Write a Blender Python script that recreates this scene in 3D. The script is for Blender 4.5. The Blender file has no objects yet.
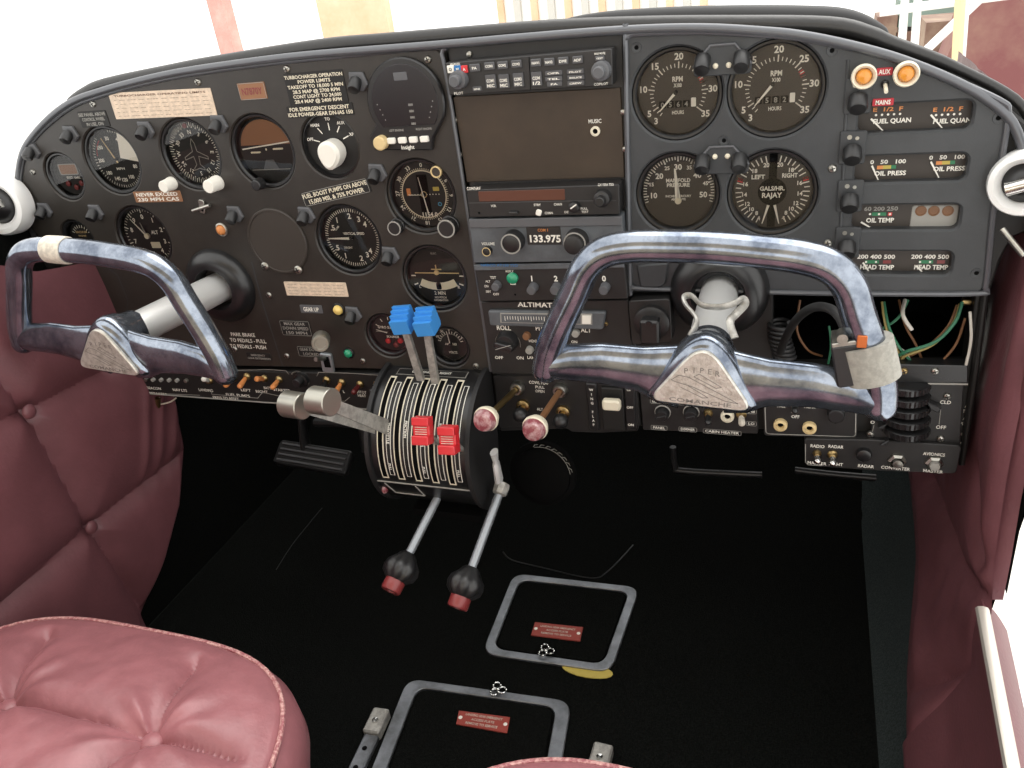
import bpy, math, random
from mathutils import Vector, Matrix, noise
from mathutils.geometry import delaunay_2d_cdt
random.seed(7)
D2R = math.pi/180
SC = bpy.context.scene
COL = SC.collection
sin, cos, pi = math.sin, math.cos, math.pi

# ------------------------------------------------------------------ camera, world, exposure
# world axes: x to the right along the panel, y forward towards the nose, z up; the panel face is y = 0
CAM = Vector((0.1491, -0.7414, 0.2793)); YAW, PITCH, ROLL, FOC = 21.82*D2R, 28.464*D2R, -7.338*D2R, 795.9
_f = Vector((-sin(YAW)*cos(PITCH), cos(YAW)*cos(PITCH), -sin(PITCH)))
_r = Vector((cos(YAW), sin(YAW), 0)); _u = _r.cross(_f)
CR = _r*cos(ROLL)+_u*sin(ROLL); CU = _u*cos(ROLL)-_r*sin(ROLL); CF = _f
cd = bpy.data.cameras.new('camera'); co = bpy.data.objects.new('camera', cd); COL.objects.link(co)
cd.sensor_width = 36; cd.lens = FOC/1024*36; cd.clip_start = .01
m3 = Matrix((CR, CU, -CF)).transposed()
co.matrix_world = Matrix.Translation(CAM) @ m3.to_4x4()
SC.camera = co
w_ = bpy.data.worlds.new('world'); SC.world = w_; w_.use_nodes = True
bg = w_.node_tree.nodes['Background']; bg.inputs[0].default_value = (1, .985, .955, 1); bg.inputs[1].default_value = 1.6
sd = bpy.data.lights.new('sun', 'SUN'); sd.energy = 1.6; sd.angle = 60*D2R; sd.color = (1, .98, .95)
so = bpy.data.objects.new('sun', sd); COL.objects.link(so); so.rotation_euler = (Vector((.25, .55, 1)).to_track_quat('Z', 'Y')).to_euler()
SC.view_settings.view_transform = 'Standard'; SC.view_settings.look = 'None'
SC.view_settings.gamma = 1; SC.view_settings.exposure = 0.35; SC.view_settings.use_curve_mapping = False

def ray(px, py):
    return CR*((px-512)/FOC) + CU*(-(py-384)/FOC) + CF
def at(px, py, ax, val):                       # the point of plane  axis = val  that lies at this place of the photograph
    d = ray(px, py); i = 'xyz'.index(ax)
    return CAM + d*((val-CAM[i])/d[i])
def U(px, py, w=0.0):                          # panel coordinates (u right, v up) at height w in front of the panel face
    p = at(px, py, 'y', -w); return (p.x, p.z)
def pix(p):
    q = Vector(p)-CAM; return (512+FOC*q.dot(CR)/q.dot(CF), 384-FOC*q.dot(CU)/q.dot(CF))
def scale(px, py, w=0.0):                      # metres per pixel across and down on the panel
    u, v = U(px, py, w); a = pix((u, -w, v)); b = pix((u+.01, -w, v)); c = pix((u, -w, v+.01))
    return .01/abs(b[0]-a[0]), .01/abs(c[1]-a[1])
def R4(xl, xr, yt, yb, w=0.0):                 # rectangle: centre and size
    ym, xm = (yt+yb)/2, (xl+xr)/2
    u0 = U(xl, ym, w)[0]; u1 = U(xr, ym, w)[0]; v1 = U(xm, yt, w)[1]; v0 = U(xm, yb, w)[1]
    return (u0+u1)/2, (v0+v1)/2, u1-u0, v1-v0

# ------------------------------------------------------------------ materials
def lin(c):
    return tuple(((x/255)/12.92 if x/255 <= .04045 else ((x/255+.055)/1.055)**2.4) for x in c)+(1,)
MATS = {}
def mat(name, rgb, rough=.5, metal=0, spec=.5, var=0, vscale=60, bump=0, bscale=300, coat=0, rgb2=None, emit=0, sheen=0):
    m = bpy.data.materials.new(name); m.use_nodes = True; MATS[name] = m
    nt = m.node_tree; b = nt.nodes['Principled BSDF']; L = nt.links
    b.inputs['Base Color'].default_value = lin(rgb); b.inputs['Roughness'].default_value = rough
    b.inputs['Metallic'].default_value = metal; b.inputs['Specular IOR Level'].default_value = spec
    if coat: b.inputs['Coat Weight'].default_value = coat; b.inputs['Coat Roughness'].default_value = .08
    if sheen: b.inputs['Sheen Weight'].default_value = sheen
    tc = nt.nodes.new('ShaderNodeTexCoord')
    if var or rgb2:
        n = nt.nodes.new('ShaderNodeTexNoise'); n.inputs['Scale'].default_value = vscale; n.inputs['Detail'].default_value = 6
        n.inputs['Roughness'].default_value = .65
        L.new(tc.outputs['Object'], n.inputs['Vector'])
        r = nt.nodes.new('ShaderNodeValToRGB'); a = lin(rgb); c = lin(rgb2) if rgb2 else tuple(min(1, x*(1+var)) for x in a[:3])+(1,)
        e = r.color_ramp.elements; e[0].position = .42; e[1].position = .68 if rgb2 else .6
        e[0].color = a if rgb2 else tuple(x*(1-var) for x in a[:3])+(1,); e[1].color = c
        L.new(n.outputs['Fac'], r.inputs[0]); L.new(r.outputs[0], b.inputs['Base Color'])
    if bump:
        n = nt.nodes.new('ShaderNodeTexNoise'); n.inputs['Scale'].default_value = bscale; n.inputs['Detail'].default_value = 3
        L.new(tc.outputs['Object'], n.inputs['Vector'])
        bp = nt.nodes.new('ShaderNodeBump'); bp.inputs['Strength'].default_value = bump; bp.inputs['Distance'].default_value = .001
        L.new(n.outputs['Fac'], bp.inputs['Height']); L.new(bp.outputs[0], b.inputs['Normal'])
    if emit: b.inputs['Emission Color'].default_value = lin(rgb); b.inputs['Emission Strength'].default_value = emit
    return m
mat('panel_black', (46, 42, 38), .42, spec=.5, var=.12, vscale=25, bump=.15, bscale=900)
mat('plastic_grey', (58, 60, 62), .48, spec=.45, var=.1, vscale=18, bump=.15, bscale=700)
mat('base_black', (24, 23, 22), .6, bump=.1)
mat('brown_plate', (58, 47, 36), .5, var=.12, vscale=14, bump=.1, bscale=800)
mat('radio_black', (36, 35, 35), .45, var=.12, vscale=40)
mat('radio_grey', (84, 88, 92), .5, var=.15, vscale=30)
mat('button_grey', (78, 78, 80), .5)
mat('dial_black', (22, 21, 20), .6)
mat('dial_brown', (56, 50, 45), .55)
mat('bezel', (26, 26, 27), .3, spec=.6)
mat('knob_black', (30, 30, 31), .38, spec=.6, bump=.1)
mat('knob_grey', (88, 89, 92), .5)
mat('white', (235, 232, 222), .6)
mat('ivory', (226, 218, 196), .5)
mat('off_grey', (150, 148, 142), .6)
mat('cream_print', (214, 190, 140), .6)
mat('placard_tan', (216, 196, 174), .55, var=.1, vscale=200)
mat('placard_brown', (140, 98, 68), .55)
mat('placard_ink', (120, 95, 80), .7)
mat('placard_red', (176, 38, 52), .5)
mat('floor_red', (150, 60, 50), .5)
mat('display', (20, 16, 20), .25, spec=.6)
mat('display_amber', (88, 50, 38), .3, spec=.6)
mat('chrome', (215, 215, 212), .16, 1, var=.06, vscale=60)
mat('metal', (178, 176, 168), .34, 1, var=.15, vscale=90)
mat('rough_metal', (172, 170, 164), .45, .45, var=.2, vscale=120, bump=.2, bscale=600)
mat('shaft_metal', (224, 224, 222), .32, .45)
mat('rod_metal', (150, 155, 160), .35, .5)
mat('brass', (170, 146, 100), .35, 1)
mat('frame_metal', (150, 154, 160), .45, .8, rgb2=(104, 106, 108), vscale=22)
mat('knob_satin', (172, 170, 160), .34, .85)
mat('yoke', (152, 160, 172), .17, .9, rgb2=(96, 104, 118), vscale=45, bump=.06, bscale=120)
mat('rim', (96, 98, 102), .3, .4, spec=.6)
mat('badge', (214, 212, 204), .42, .6, rgb2=(172, 168, 158), vscale=140, bump=.5, bscale=420)
mat('badge_ink', (140, 138, 132), .5, .4)
mat('orange', (214, 138, 78), .5)
mat('lamp_amber', (214, 140, 50), .25, coat=.5)
mat('lamp_yellow', (236, 206, 120), .3, coat=.5)
mat('lamp_green', (36, 150, 110), .25, coat=.5)
mat('green', (40, 120, 80), .4)
mat('red', (205, 40, 48), .35, coat=.3)
mat('dark_red', (90, 30, 30), .4)
mat('tip_red', (128, 50, 50), .4, coat=.2)
mat('blue', (66, 148, 222), .4, coat=.2)
mat('print_blue', (40, 110, 170), .6)
mat('sky_print', (70, 150, 190), .5)
mat('yellow', (190, 170, 80), .5)
mat('pink_marble', (140, 70, 78), .3, rgb2=(206, 176, 176), vscale=120, coat=.6)
mat('tape_grey', (150, 148, 140), .75, var=.12, vscale=160, bump=.3)
mat('tape_tan', (205, 198, 184), .8, var=.14, vscale=200, bump=.3)
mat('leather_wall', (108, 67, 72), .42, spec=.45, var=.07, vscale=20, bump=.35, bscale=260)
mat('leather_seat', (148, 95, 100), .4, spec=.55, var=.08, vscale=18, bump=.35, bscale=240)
mat('leather_dark', (88, 44, 52), .5)
mat('leather_worn', (150, 86, 92), .6, rgb2=(214, 176, 168), vscale=260)
mat('carpet', (19, 20, 19), 1, spec=0, var=.3, vscale=500, bump=.8, bscale=900)
mat('carpet_lit', (48, 54, 54), .95, spec=.1, var=.3, vscale=500, bump=.8, bscale=900)  # the floor carpet again, lightened where light falls on the side kick
mat('dead_black', (9, 9, 9), .9, spec=.1)  # plain dead black; flat discs of it stand for dark holes
mat('vinyl', (30, 29, 28), .36, spec=.6, bump=.25, bscale=200)
mat('rubber', (32, 32, 33), .55)
mat('trim_silver', (206, 200, 190), .4, .7)
mat('headliner', (226, 206, 172), .8, var=.04)
mat('white_paint', (238, 238, 236), .3)
mat('ext_red', (222, 150, 140), .7, rgb2=(214, 170, 160), vscale=8)  # things outside are coloured pale to hold the overexposed haze
mat('ext_tan', (214, 184, 150), .7, rgb2=(226, 200, 170), vscale=4)
mat('ext_brown', (120, 92, 80), .8, rgb2=(160, 140, 120), vscale=3)
mat('ext_maroon', (120, 70, 70), .7, rgb2=(140, 104, 92), vscale=3)
mat('ext_grey', (196, 196, 190), .7)
mat('ext_green', (130, 150, 140), .8)
mat('ext_yellow', (226, 208, 160), .6)
mat('concrete', (206, 204, 198), .8, var=.05, vscale=2)
mat('wire_green', (52, 112, 84), .45); mat('wire_yellow', (160, 144, 90), .45); mat('wire_white', (200, 196, 186), .5)
mat('wire_brown', (120, 84, 56), .5); mat('wire_copper', (200, 110, 60), .35, .6)
def glass_mat(name, tint=(1, 1, 1), rough=.02, ior=1.45, boost=1.0):
    m = bpy.data.materials.new(name); m.use_nodes = True; MATS[name] = m
    nt = m.node_tree; nt.nodes.clear(); L = nt.links
    o = nt.nodes.new('ShaderNodeOutputMaterial'); mx = nt.nodes.new('ShaderNodeMixShader'); fr = nt.nodes.new('ShaderNodeFresnel')
    t = nt.nodes.new('ShaderNodeBsdfTransparent'); g = nt.nodes.new('ShaderNodeBsdfGlossy')
    fr.inputs['IOR'].default_value = ior; t.inputs[0].default_value = tint+(1,); g.inputs['Roughness'].default_value = rough
    mm = nt.nodes.new('ShaderNodeMath'); mm.operation = 'MULTIPLY'; mm.inputs[1].default_value = boost; mm.use_clamp = True
    L.new(fr.outputs[0], mm.inputs[0]); L.new(mm.outputs[0], mx.inputs[0]); L.new(t.outputs[0], mx.inputs[1]); L.new(g.outputs[0], mx.inputs[2]); L.new(mx.outputs[0], o.inputs[0])
    return m
glass_mat('glass', (.96, .95, .93), 0, 1.45); glass_mat('windshield', (.99, .99, .99), 0, 1.15, .5)

# ------------------------------------------------------------------ objects
def thing(name, label, cat, loc=(0, 0, 0), group=None):
    o = bpy.data.objects.new(name, None); COL.objects.link(o); o.location = loc; o.empty_display_size = .01
    o['label'] = label; o['category'] = cat
    if group: o['group'] = group
    return o
def pthing(name, label, cat, u, v, w=0, group=None): return thing(name, label, cat, (u, -w, v), group)
def tag(o, label, cat, group=None):
    o['label'] = label; o['category'] = cat
    if group: o['group'] = group
    return o
def world_loc(o):
    p = Vector(o.location)
    while o.parent: o = o.parent; p = p+Vector(o.location)
    return p
TXT = {}
def text_geo(s, bold):
    k = (s, bold)
    if k in TXT: return TXT[k]
    c = bpy.data.curves.new('t', 'FONT'); c.body = s; c.size = 1; c.resolution_u = 2; c.offset = bold
    o = bpy.data.objects.new('t', c); COL.objects.link(o)
    me = bpy.data.meshes.new_from_object(o)
    vs = [(v.co.x, v.co.y) for v in me.vertices]; fs = [tuple(p.vertices) for p in me.polygons]
    bpy.data.objects.remove(o); bpy.data.curves.remove(c); bpy.data.meshes.remove(me)
    TXT[k] = (vs, fs); return TXT[k]

class MB:
    """collects shapes; panel=True: coordinates are (u right, v up, w towards the viewer); else world x, y, z"""
    def __init__(s, panel=True, T=None):
        s.v = []; s.f = []; s.fm = []; s.sm = []; s.ms = []; s.panel = panel; s.T = T
    def mi(s, m):
        if m not in s.ms: s.ms.append(m)
        return s.ms.index(m)
    def add(s, vs, fs, m, smooth=False):
        b = len(s.v)
        if s.T is not None: vs = [s.T @ Vector(v) for v in vs]
        s.v += [Vector(v) for v in vs]; i = s.mi(m)
        for f in fs: s.f.append([b+k for k in f]); s.fm.append(i); s.sm.append(smooth)
    def build(s, name, parent=None, label=None, kind=None, loc=None):
        o0 = world_loc(parent) if parent else (Vector(loc) if loc is not None else Vector((0, 0, 0)))
        me = bpy.data.meshes.new(name)
        vs = [(Vector((v[0], -v[2], v[1])) if s.panel else v)-o0 for v in s.v]
        me.from_pydata(vs, [], s.f)
        for m in s.ms: me.materials.append(MATS[m])
        me.polygons.foreach_set('material_index', s.fm); me.polygons.foreach_set('use_smooth', s.sm); me.update(); me.set_sharp_from_angle(angle=38*D2R)
        o = bpy.data.objects.new(name, me); COL.objects.link(o)
        if parent: o.parent = parent
        else: o.location = o0
        if label: o['label'] = label
        if kind: o['kind'] = kind
        return o
    # -- shapes
    def prism(s, pts, w0, w1, m, ch=0, smooth=False, back=False):
        n = len(pts); A = sum(pts[i][0]*pts[(i+1) % n][1]-pts[(i+1) % n][0]*pts[i][1] for i in range(n))
        if A < 0: pts = pts[::-1]
        vs = [(p[0], p[1], w0) for p in pts]+[(p[0], p[1], w1-ch) for p in pts]; fs = [[i, (i+1) % n, n+(i+1) % n, n+i] for i in range(n)]
        if ch:
            ins = []
            for i in range(n):
                a, b, c = Vector(pts[i-1]), Vector(pts[i]), Vector(pts[(i+1) % n])
                d1 = (b-a).normalized(); d2 = (c-b).normalized(); nn = Vector((-d1.y-d2.y, d1.x+d2.x))
                if nn.length > 1e-6: nn.normalize()
                k = max(.4, nn.dot(Vector((-d1.y, d1.x)))); q = b+nn*(ch/k); ins.append((q.x, q.y, w1))
            vs += ins; fs += [[n+i, n+(i+1) % n, 2*n+(i+1) % n, 2*n+i] for i in range(n)]; fs.append(list(range(2*n, 3*n)))
        else: fs.append(list(range(n, 2*n)))
        if back: fs.append(list(range(n-1, -1, -1)))
        s.add(vs, fs, m, smooth)
    def rbox(s, u, v, su, sv, w0, w1, m, r=.002, ch=.0006, rot=0, back=False):
        s.prism(rrect(u, v, su, sv, r, rot), w0, w1, m, ch, back=back)
    def lathe(s, u, v, prof, m, n=40, smooth=True, T=None, sq=1.0):
        vs = []; fs = []; k = len(prof)
        for i in range(n):
            a = 2*pi*i/n
            for r, w in prof:
                p = Vector((r*cos(a), r*sin(a)*sq, w))
                if T is not None: p = T @ p
                vs.append((u+p.x, v+p.y, p.z) if T is None else tuple(p))
        for i in range(n):
            j = (i+1) % n
            for q in range(k-1): fs.append([i*k+q, j*k+q, j*k+q+1, i*k+q+1])
        s.add(vs, fs, m, smooth)
    def disc(s, u, v, r, w, m, n=40):
        s.add([(u+r*cos(2*pi*i/n), v+r*sin(2*pi*i/n), w) for i in range(n)], [list(range(n))], m)
    def sphere(s, c, r, m, n=20, k=10, sc=(1, 1, 1)):
        vs = []; fs = []
        for j in range(k+1):
            t = pi*j/k
            for i in range(n): a = 2*pi*i/n; vs.append((c[0]+r*sc[0]*sin(t)*cos(a), c[1]+r*sc[1]*sin(t)*sin(a), c[2]+r*sc[2]*cos(t)))
        for j in range(k):
            for i in range(n): fs.append([j*n+i, (j+1)*n+i, (j+1)*n+(i+1) % n, j*n+(i+1) % n])
        s.add(vs, fs, m, True)
    def tube(s, path, rad, m, n=14, cap=True, ell=1.0, up=None, closed=False):
        P = [Vector(p) for p in path]; N = len(P)
        rad = rad if isinstance(rad, (list, tuple)) else [rad]*N
        vs = []; fs = []; prev = None
        for i, p in enumerate(P):
            if closed: t = (P[(i+1) % N]-P[i-1]).normalized()
            else: t = (P[min(i+1, N-1)]-P[max(i-1, 0)]).normalized()
            if up is not None: a = Vector(up)-t*t.dot(Vector(up)); a.normalize()
            elif prev is None:
                h = Vector((0, 0, 1)) if abs(t.z) < .9 else Vector((1, 0, 0)); a = (h-t*t.dot(h)).normalized()
            else: a = (prev-t*t.dot(prev)).normalized()
            prev = a; b = t.cross(a); r = rad[i]; ra, rb = (r if isinstance(r, (list, tuple)) else (r*ell, r))
            for k in range(n):
                g = 2*pi*k/n; vs.append(p+a*(ra*cos(g))+b*(rb*sin(g)))
        for i in range(N if closed else N-1):
            j = (i+1) % N
            for k in range(n): fs.append([i*n+k, i*n+(k+1) % n, j*n+(k+1) % n, j*n+k])
        if cap and not closed: fs.append(list(range(n-1, -1, -1))); fs.append([(N-1)*n+k for k in range(n)])
        s.add(vs, fs, m, True)
    def bar(s, u0, v0, u1, v1, wd, w0, w1, m, wd2=None):
        d = Vector((u1-u0, v1-v0)); d.normalize(); nx, ny = -d.y*wd/2, d.x*wd/2; k = 1 if wd2 is None else wd2/wd
        s.prism([(u0-nx, v0-ny), (u1-nx*k, v1-ny*k), (u1+nx*k, v1+ny*k), (u0+nx, v0+ny)], w0, w1, m)
    def line(s, pts, wd, w, m, closed=False):
        n = len(pts)
        for i in range(n if closed else n-1):
            a, b = pts[i], pts[(i+1) % n]
            d = Vector((b[0]-a[0], b[1]-a[1])); L = d.length
            if L < 1e-7: continue
            d /= L; x, y = -d.y*wd/2, d.x*wd/2; e = wd*.3
            s.add([(a[0]-x-d.x*e, a[1]-y-d.y*e, w), (b[0]-x+d.x*e, b[1]-y+d.y*e, w), (b[0]+x+d.x*e, b[1]+y+d.y*e, w), (a[0]+x-d.x*e, a[1]+y-d.y*e, w)], [[0, 1, 2, 3]], m)
    def arc(s, u, v, r, a0, a1, wd, w, m, n=24):
        s.line([pol(u, v, r, a0+(a1-a0)*i/n) for i in range(n+1)], wd, w, m)
    def text(s, t, u, v, w, h, m='white', width=None, rot=0, bold=.012):
        vs, fs = text_geo(t, bold)
        if not vs: return
        if len(t) == 1: width = None
        x0 = min(p[0] for p in vs); x1 = max(p[0] for p in vs); k = h/.7; kx = width/(x1-x0) if width else k
        xc = (x0+x1)/2; c, d = cos(rot*D2R), sin(rot*D2R); out = []
        for x, y in vs:
            X = (x-xc)*kx; Y = (y-.35)*k; out.append((u+X*c-Y*d, v+X*d+Y*c, w))
        s.add(out, fs, m)
    def tpx(s, t, px, py, wpx, hpx, w=0.0, m='white', rot=0, bold=.012, lift=.0004):      # text placed on the panel, sized from the photograph
        u, v = U(px, py, w); a, b = scale(px, py, w); s.text(t, u, v, w+lift, hpx*b, m, wpx*a, rot, bold)

def rrect(u, v, su, sv, r, rot=0, n=4):
    r = min(r, su/2-1e-5, sv/2-1e-5); P = []; c, d = cos(rot*D2R), sin(rot*D2R)
    for cx, cy, a0 in ((su/2-r, sv/2-r, 0), (-su/2+r, sv/2-r, 90), (-su/2+r, -sv/2+r, 180), (su/2-r, -sv/2+r, 270)):
        for i in range(n+1):
            a = (a0+90*i/n)*D2R; x = cx+r*cos(a); y = cy+r*sin(a); P.append((u+x*c-y*d, v+x*d+y*c))
    return P
def pol(u, v, r, a): return (u+r*sin(a*D2R), v+r*cos(a*D2R))
def circ(u, v, r, n=44): return [(u+r*cos(2*pi*i/n), v+r*sin(2*pi*i/n)) for i in range(n)]
def smooth_path(pts, k=6, closed=False):
    P = [Vector(p) for p in pts]; n = len(P); out = []
    for i in range(n if closed else n-1):
        a = P[i-1] if (closed or i > 0) else P[i]; b = P[i]; c = P[(i+1) % n]; d = P[(i+2) % n] if (closed or i < n-2) else c
        for j in range(k):
            t = j/k; out.append(.5*((2*b)+(c-a)*t+(2*a-5*b+4*c-d)*t*t+(3*b-a-3*c+d)*t**3))
    if not closed: out.append(P[-1])
    return out
def round_poly(pts, rad, n=6):                     # rounded corners on a polyline / polygon, per-corner radius
    N = len(pts); out = []
    for i in range(N):
        a, b, c = Vector(pts[i-1]), Vector(pts[i]), Vector(pts[(i+1) % N]); r = rad[i] if isinstance(rad, (list, tuple)) else rad
        if r <= 0: out.append(tuple(b)); continue
        d1 = (a-b); d2 = (c-b); l = min(r, d1.length*.45, d2.length*.45); p = b+d1.normalized()*l; q = b+d2.normalized()*l
        for k in range(n+1): t = k/n; out.append(tuple(p*(1-t)**2+b*(2*t*(1-t))+q*t*t))
    return out
def plate(mb, outline, holes, w0, w1, m, ch=.0012, hm=None):
    """flat plate with real holes; every edge slightly chamfered"""
    def offs(pts, d):
        n = len(pts); o = []
        for i in range(n):
            a, b, c = Vector(pts[i-1]), Vector(pts[i]), Vector(pts[(i+1) % n]); d1 = (b-a).normalized(); d2 = (c-b).normalized()
            nn = Vector((-d1.y-d2.y, d1.x+d2.x)); nn.normalize(); k = max(.5, nn.dot(Vector((-d1.y, d1.x)))); q = b+nn*(d/k); o.append((q.x, q.y))
        return o
    def ccw(p):
        A = sum(p[i][0]*p[(i+1) % len(p)][1]-p[(i+1) % len(p)][0]*p[i][1] for i in range(len(p)))
        return p if A > 0 else p[::-1]
    outline = ccw(outline); loops = [offs(outline, ch)]+[offs(ccw(h), -ch) for h in holes]
    flat = [p for l in loops for p in l]
    ed = []; k0 = 0
    for l in loops: ed += [(k0+i, k0+(i+1) % len(l)) for i in range(len(l))]; k0 += len(l)
    rv, _, tri, _, _, _ = delaunay_2d_cdt([Vector(p) for p in flat], ed, [], 1, 1e-7)
    flat = [(p.x, p.y) for p in rv]; fs = []
    def inside(p, q):
        r = False; n = len(q)
        for i in range(n):
            a, b = q[i], q[i-1]
            if (a[1] > p[1]) != (b[1] > p[1]) and p[0] < (b[0]-a[0])*(p[1]-a[1])/(b[1]-a[1])+a[0]: r = not r
        return r
    for t in tri:
        a, b, c = (flat[i] for i in t); g_ = ((a[0]+b[0]+c[0])/3, (a[1]+b[1]+c[1])/3)
        if not inside(g_, loops[0]) or any(inside(g_, l) for l in loops[1:]): continue
        fs.append(list(t) if (b[0]-a[0])*(c[1]-a[1])-(b[1]-a[1])*(c[0]-a[0]) > 0 else list(t)[::-1])
    mb.add([(p[0], p[1], w1) for p in flat], fs, m)
    for L, top, sgn in [(outline, loops[0], 1)]+[(ccw(h), l, -1) for h, l in zip(holes, loops[1:])]:
        n = len(L); vs = [(p[0], p[1], w1) for p in top]+[(p[0], p[1], w1-ch) for p in L]+[(p[0], p[1], w0) for p in L]
        f = []
        for i in range(n):
            j = (i+1) % n
            for k in (0, 1):
                q = [k*n+i, (k+1)*n+i, (k+1)*n+j, k*n+j]; f.append(q if sgn > 0 else q[::-1])
        mb.add(vs, f, hm or m)
def screw(parent, u, v, w=0, r=.0035, m='metal', slot=True):
    b = MB(); b.lathe(u, v, [(r, w-.001), (r, w+.0006), (r*.75, w+.0018), (r*.01, w+.0024)], m, 14)
    if slot:
        b.bar(u-r*.6, v-r*.2, u+r*.6, v+r*.2, r*.22, w+.0017, w+.0026, 'base_black'); b.bar(u-r*.2, v+r*.6, u+r*.2, v-r*.6, r*.22, w+.0017, w+.0026, 'base_black')
    return b.build('screw', parent)
def hole_screw(parent, u, v, w=0, r=.0045):
    b = MB(); b.lathe(u, v, [(r, w), (r*.95, w+.0007), (r*.55, w+.0005), (r*.4, w+.0002)], 'plastic_grey', 16); b.disc(u, v, r*.42, w+.0003, 'dead_black', 12)
    return b.build('recessed_screw', parent)
# ------------------------------------------------------------------ the setting
def struct(o): o['kind'] = 'structure'; return o
def grid(fn, nu, nv, m, smooth=True, mb=None):
    mb = mb or MB(panel=False); vs = []; fs = []
    for j in range(nv+1):
        for i in range(nu+1): vs.append(fn(i/nu, j/nv))
    for j in range(nv):
        for i in range(nu): a = j*(nu+1)+i; fs.append([a, a+1, a+nu+2, a+nu+1])
    mb.add(vs, fs, m, smooth); return mb
def seg_d(p, a, b):
    ax, ay = a; bx, by = b; dx, dy = bx-ax, by-ay; L = dx*dx+dy*dy
    t = 0 if L == 0 else max(0, min(1, ((p[0]-ax)*dx+(p[1]-ay)*dy)/L)); return math.hypot(p[0]-ax-t*dx, p[1]-ay-t*dy), t
def sm(a, b, x): t = max(0, min(1, (x-a)/(b-a))); return t*t*(3-2*t)
def lerp(a, b, t): return a+(b-a)*t
def interp(tab, x):
    if x <= tab[0][0]: return tab[0][1]
    for (a, p), (b, q) in zip(tab, tab[1:]):
        if x <= b: return lerp(p, q, (x-a)/(b-a))
    return tab[-1][1]

FL = -.55
# floor: carpeted pan, centre tunnel swelling gently towards the firewall, firewall and side kicks
def floor_fn(s, t):
    x = lerp(-.80, .272, s); y = lerp(-1.7, .62, t); z = FL-.0005
    rise = sm(.30, .62, y)*.25; return (x, y, z+rise)
struct(grid(floor_fn, 24, 60, 'carpet').build('floor'))
b = MB(panel=False)
grid(lambda s, t: (lerp(-.95, .40, s), .62+.02*t, lerp(-.32, .10-.20*((lerp(-.95, .40, s)+.22)/.6)**2, t)), 12, 6, 'dead_black', mb=b)
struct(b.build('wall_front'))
b = MB(panel=False)      # carpet kick between floor and leather on the right
ZLOW = [(-1.2, -.535), (-.1, -.53), (.0, -.51), (.15, -.465), (.30, -.455), (.62, -.44)]
def rx(y, z): return .337-.020*(1-sm(-.50, -.34, z))-.024*(1-sm(-.53, -.42, z))*sm(.3, -.1, y)+.012*sm(-.2, .1, z)
def kick(s, t):
    y = lerp(-1.2, .50, s); zl = interp(ZLOW, y)+.025; z0 = FL+sm(.30, .62, y)*.25
    return (lerp(.268, rx(y, zl)+.003, t**.75), y, lerp(z0, zl, t))
grid(kick, 60, 8, 'carpet_lit', mb=b); struct(b.build('baseboard_right'))
b = MB(panel=False)
grid(lambda s, t: (lerp(-.74, -.80, t), lerp(-1.2, .62, s), lerp(FL, FL+.62, t)), 10, 6, 'carpet', mb=b)
struct(b.build('baseboard_left'))
b = MB(panel=False)
grid(lambda s, t: (lerp(.345, .38, t), lerp(-.04, .62, s), lerp(FL, -.05-.08*s, t)), 10, 6, 'carpet', mb=b)
struct(b.build('trim_1'))

# left wall, quilted burgundy leather
def yz(px, py, x): p = at(px, py, 'x', x); return (p.y, p.z)
XL = -.69
LB = [yz(33, 412, XL), yz(95, 528, XL)]
LC = [(LB[0], LB[1]), (LB[1], yz(192, 450, XL)), (LB[1], yz(152, 618, XL)), (LB[1], yz(-10, 622, XL)), (LB[0], yz(110, 372, XL)), (LB[0], yz(-15, 432, XL)), (LB[0], yz(-30, 330, XL))]
def puff(p, C, Bt, A=.018, k=.020):
    d = min(seg_d(p, *c)[0] for c in C); h = A*(1-math.exp(-d/k))
    for q in Bt: e = math.hypot(p[0]-q[0], p[1]-q[1]); h -= .008*math.exp(-(e/.012)**2)
    return h
front = [(-.60, -.145), (-.482, -.144+.004), (-.42, -.075), (-.35, -.012), (-.273, .035), (-.12, .05), (.1, .05)]
ZT = [(-1.2, .085), (-.2, .075), (-.137, .042), (-.08, .008), (.05, -.02)]
def lw(s, t):
    z = lerp(-.60, .085, t); yf = interp(front, z); y = lerp(yf, -1.2, s**1.25); z = -.60+(z+.60)*(interp(ZT, y)+.60)/.685
    p = (y, z); h = puff(p, LC, LB)
    # soft folds hanging below the panel edge
    for q in ((.02, .0), (-.01, .012), (-.04, .025)):
        dd = abs((y-q[0])-(z+.27)*.45)/.008; h += .004*math.exp(-dd*dd)*sm(-.36, -.27, z)*(1-sm(-.22, -.16, z))
    h += .0025*noise.noise(Vector((y*14, z*14, 2)))
    edge = sm(0, .03, s)
    x = XL-.014+h*(.25+.75*edge)-.02*sm(-.2, .1, z)
    return (x, y, z)
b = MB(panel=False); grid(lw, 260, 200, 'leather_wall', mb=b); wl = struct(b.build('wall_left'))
for q in LB:
    b = MB(panel=False); b.sphere((XL-.006, q[0], q[1]), .009, 'leather_wall', 18, 10, (.6, 1, 1)); b.build('upholstery_button', wl)

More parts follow.
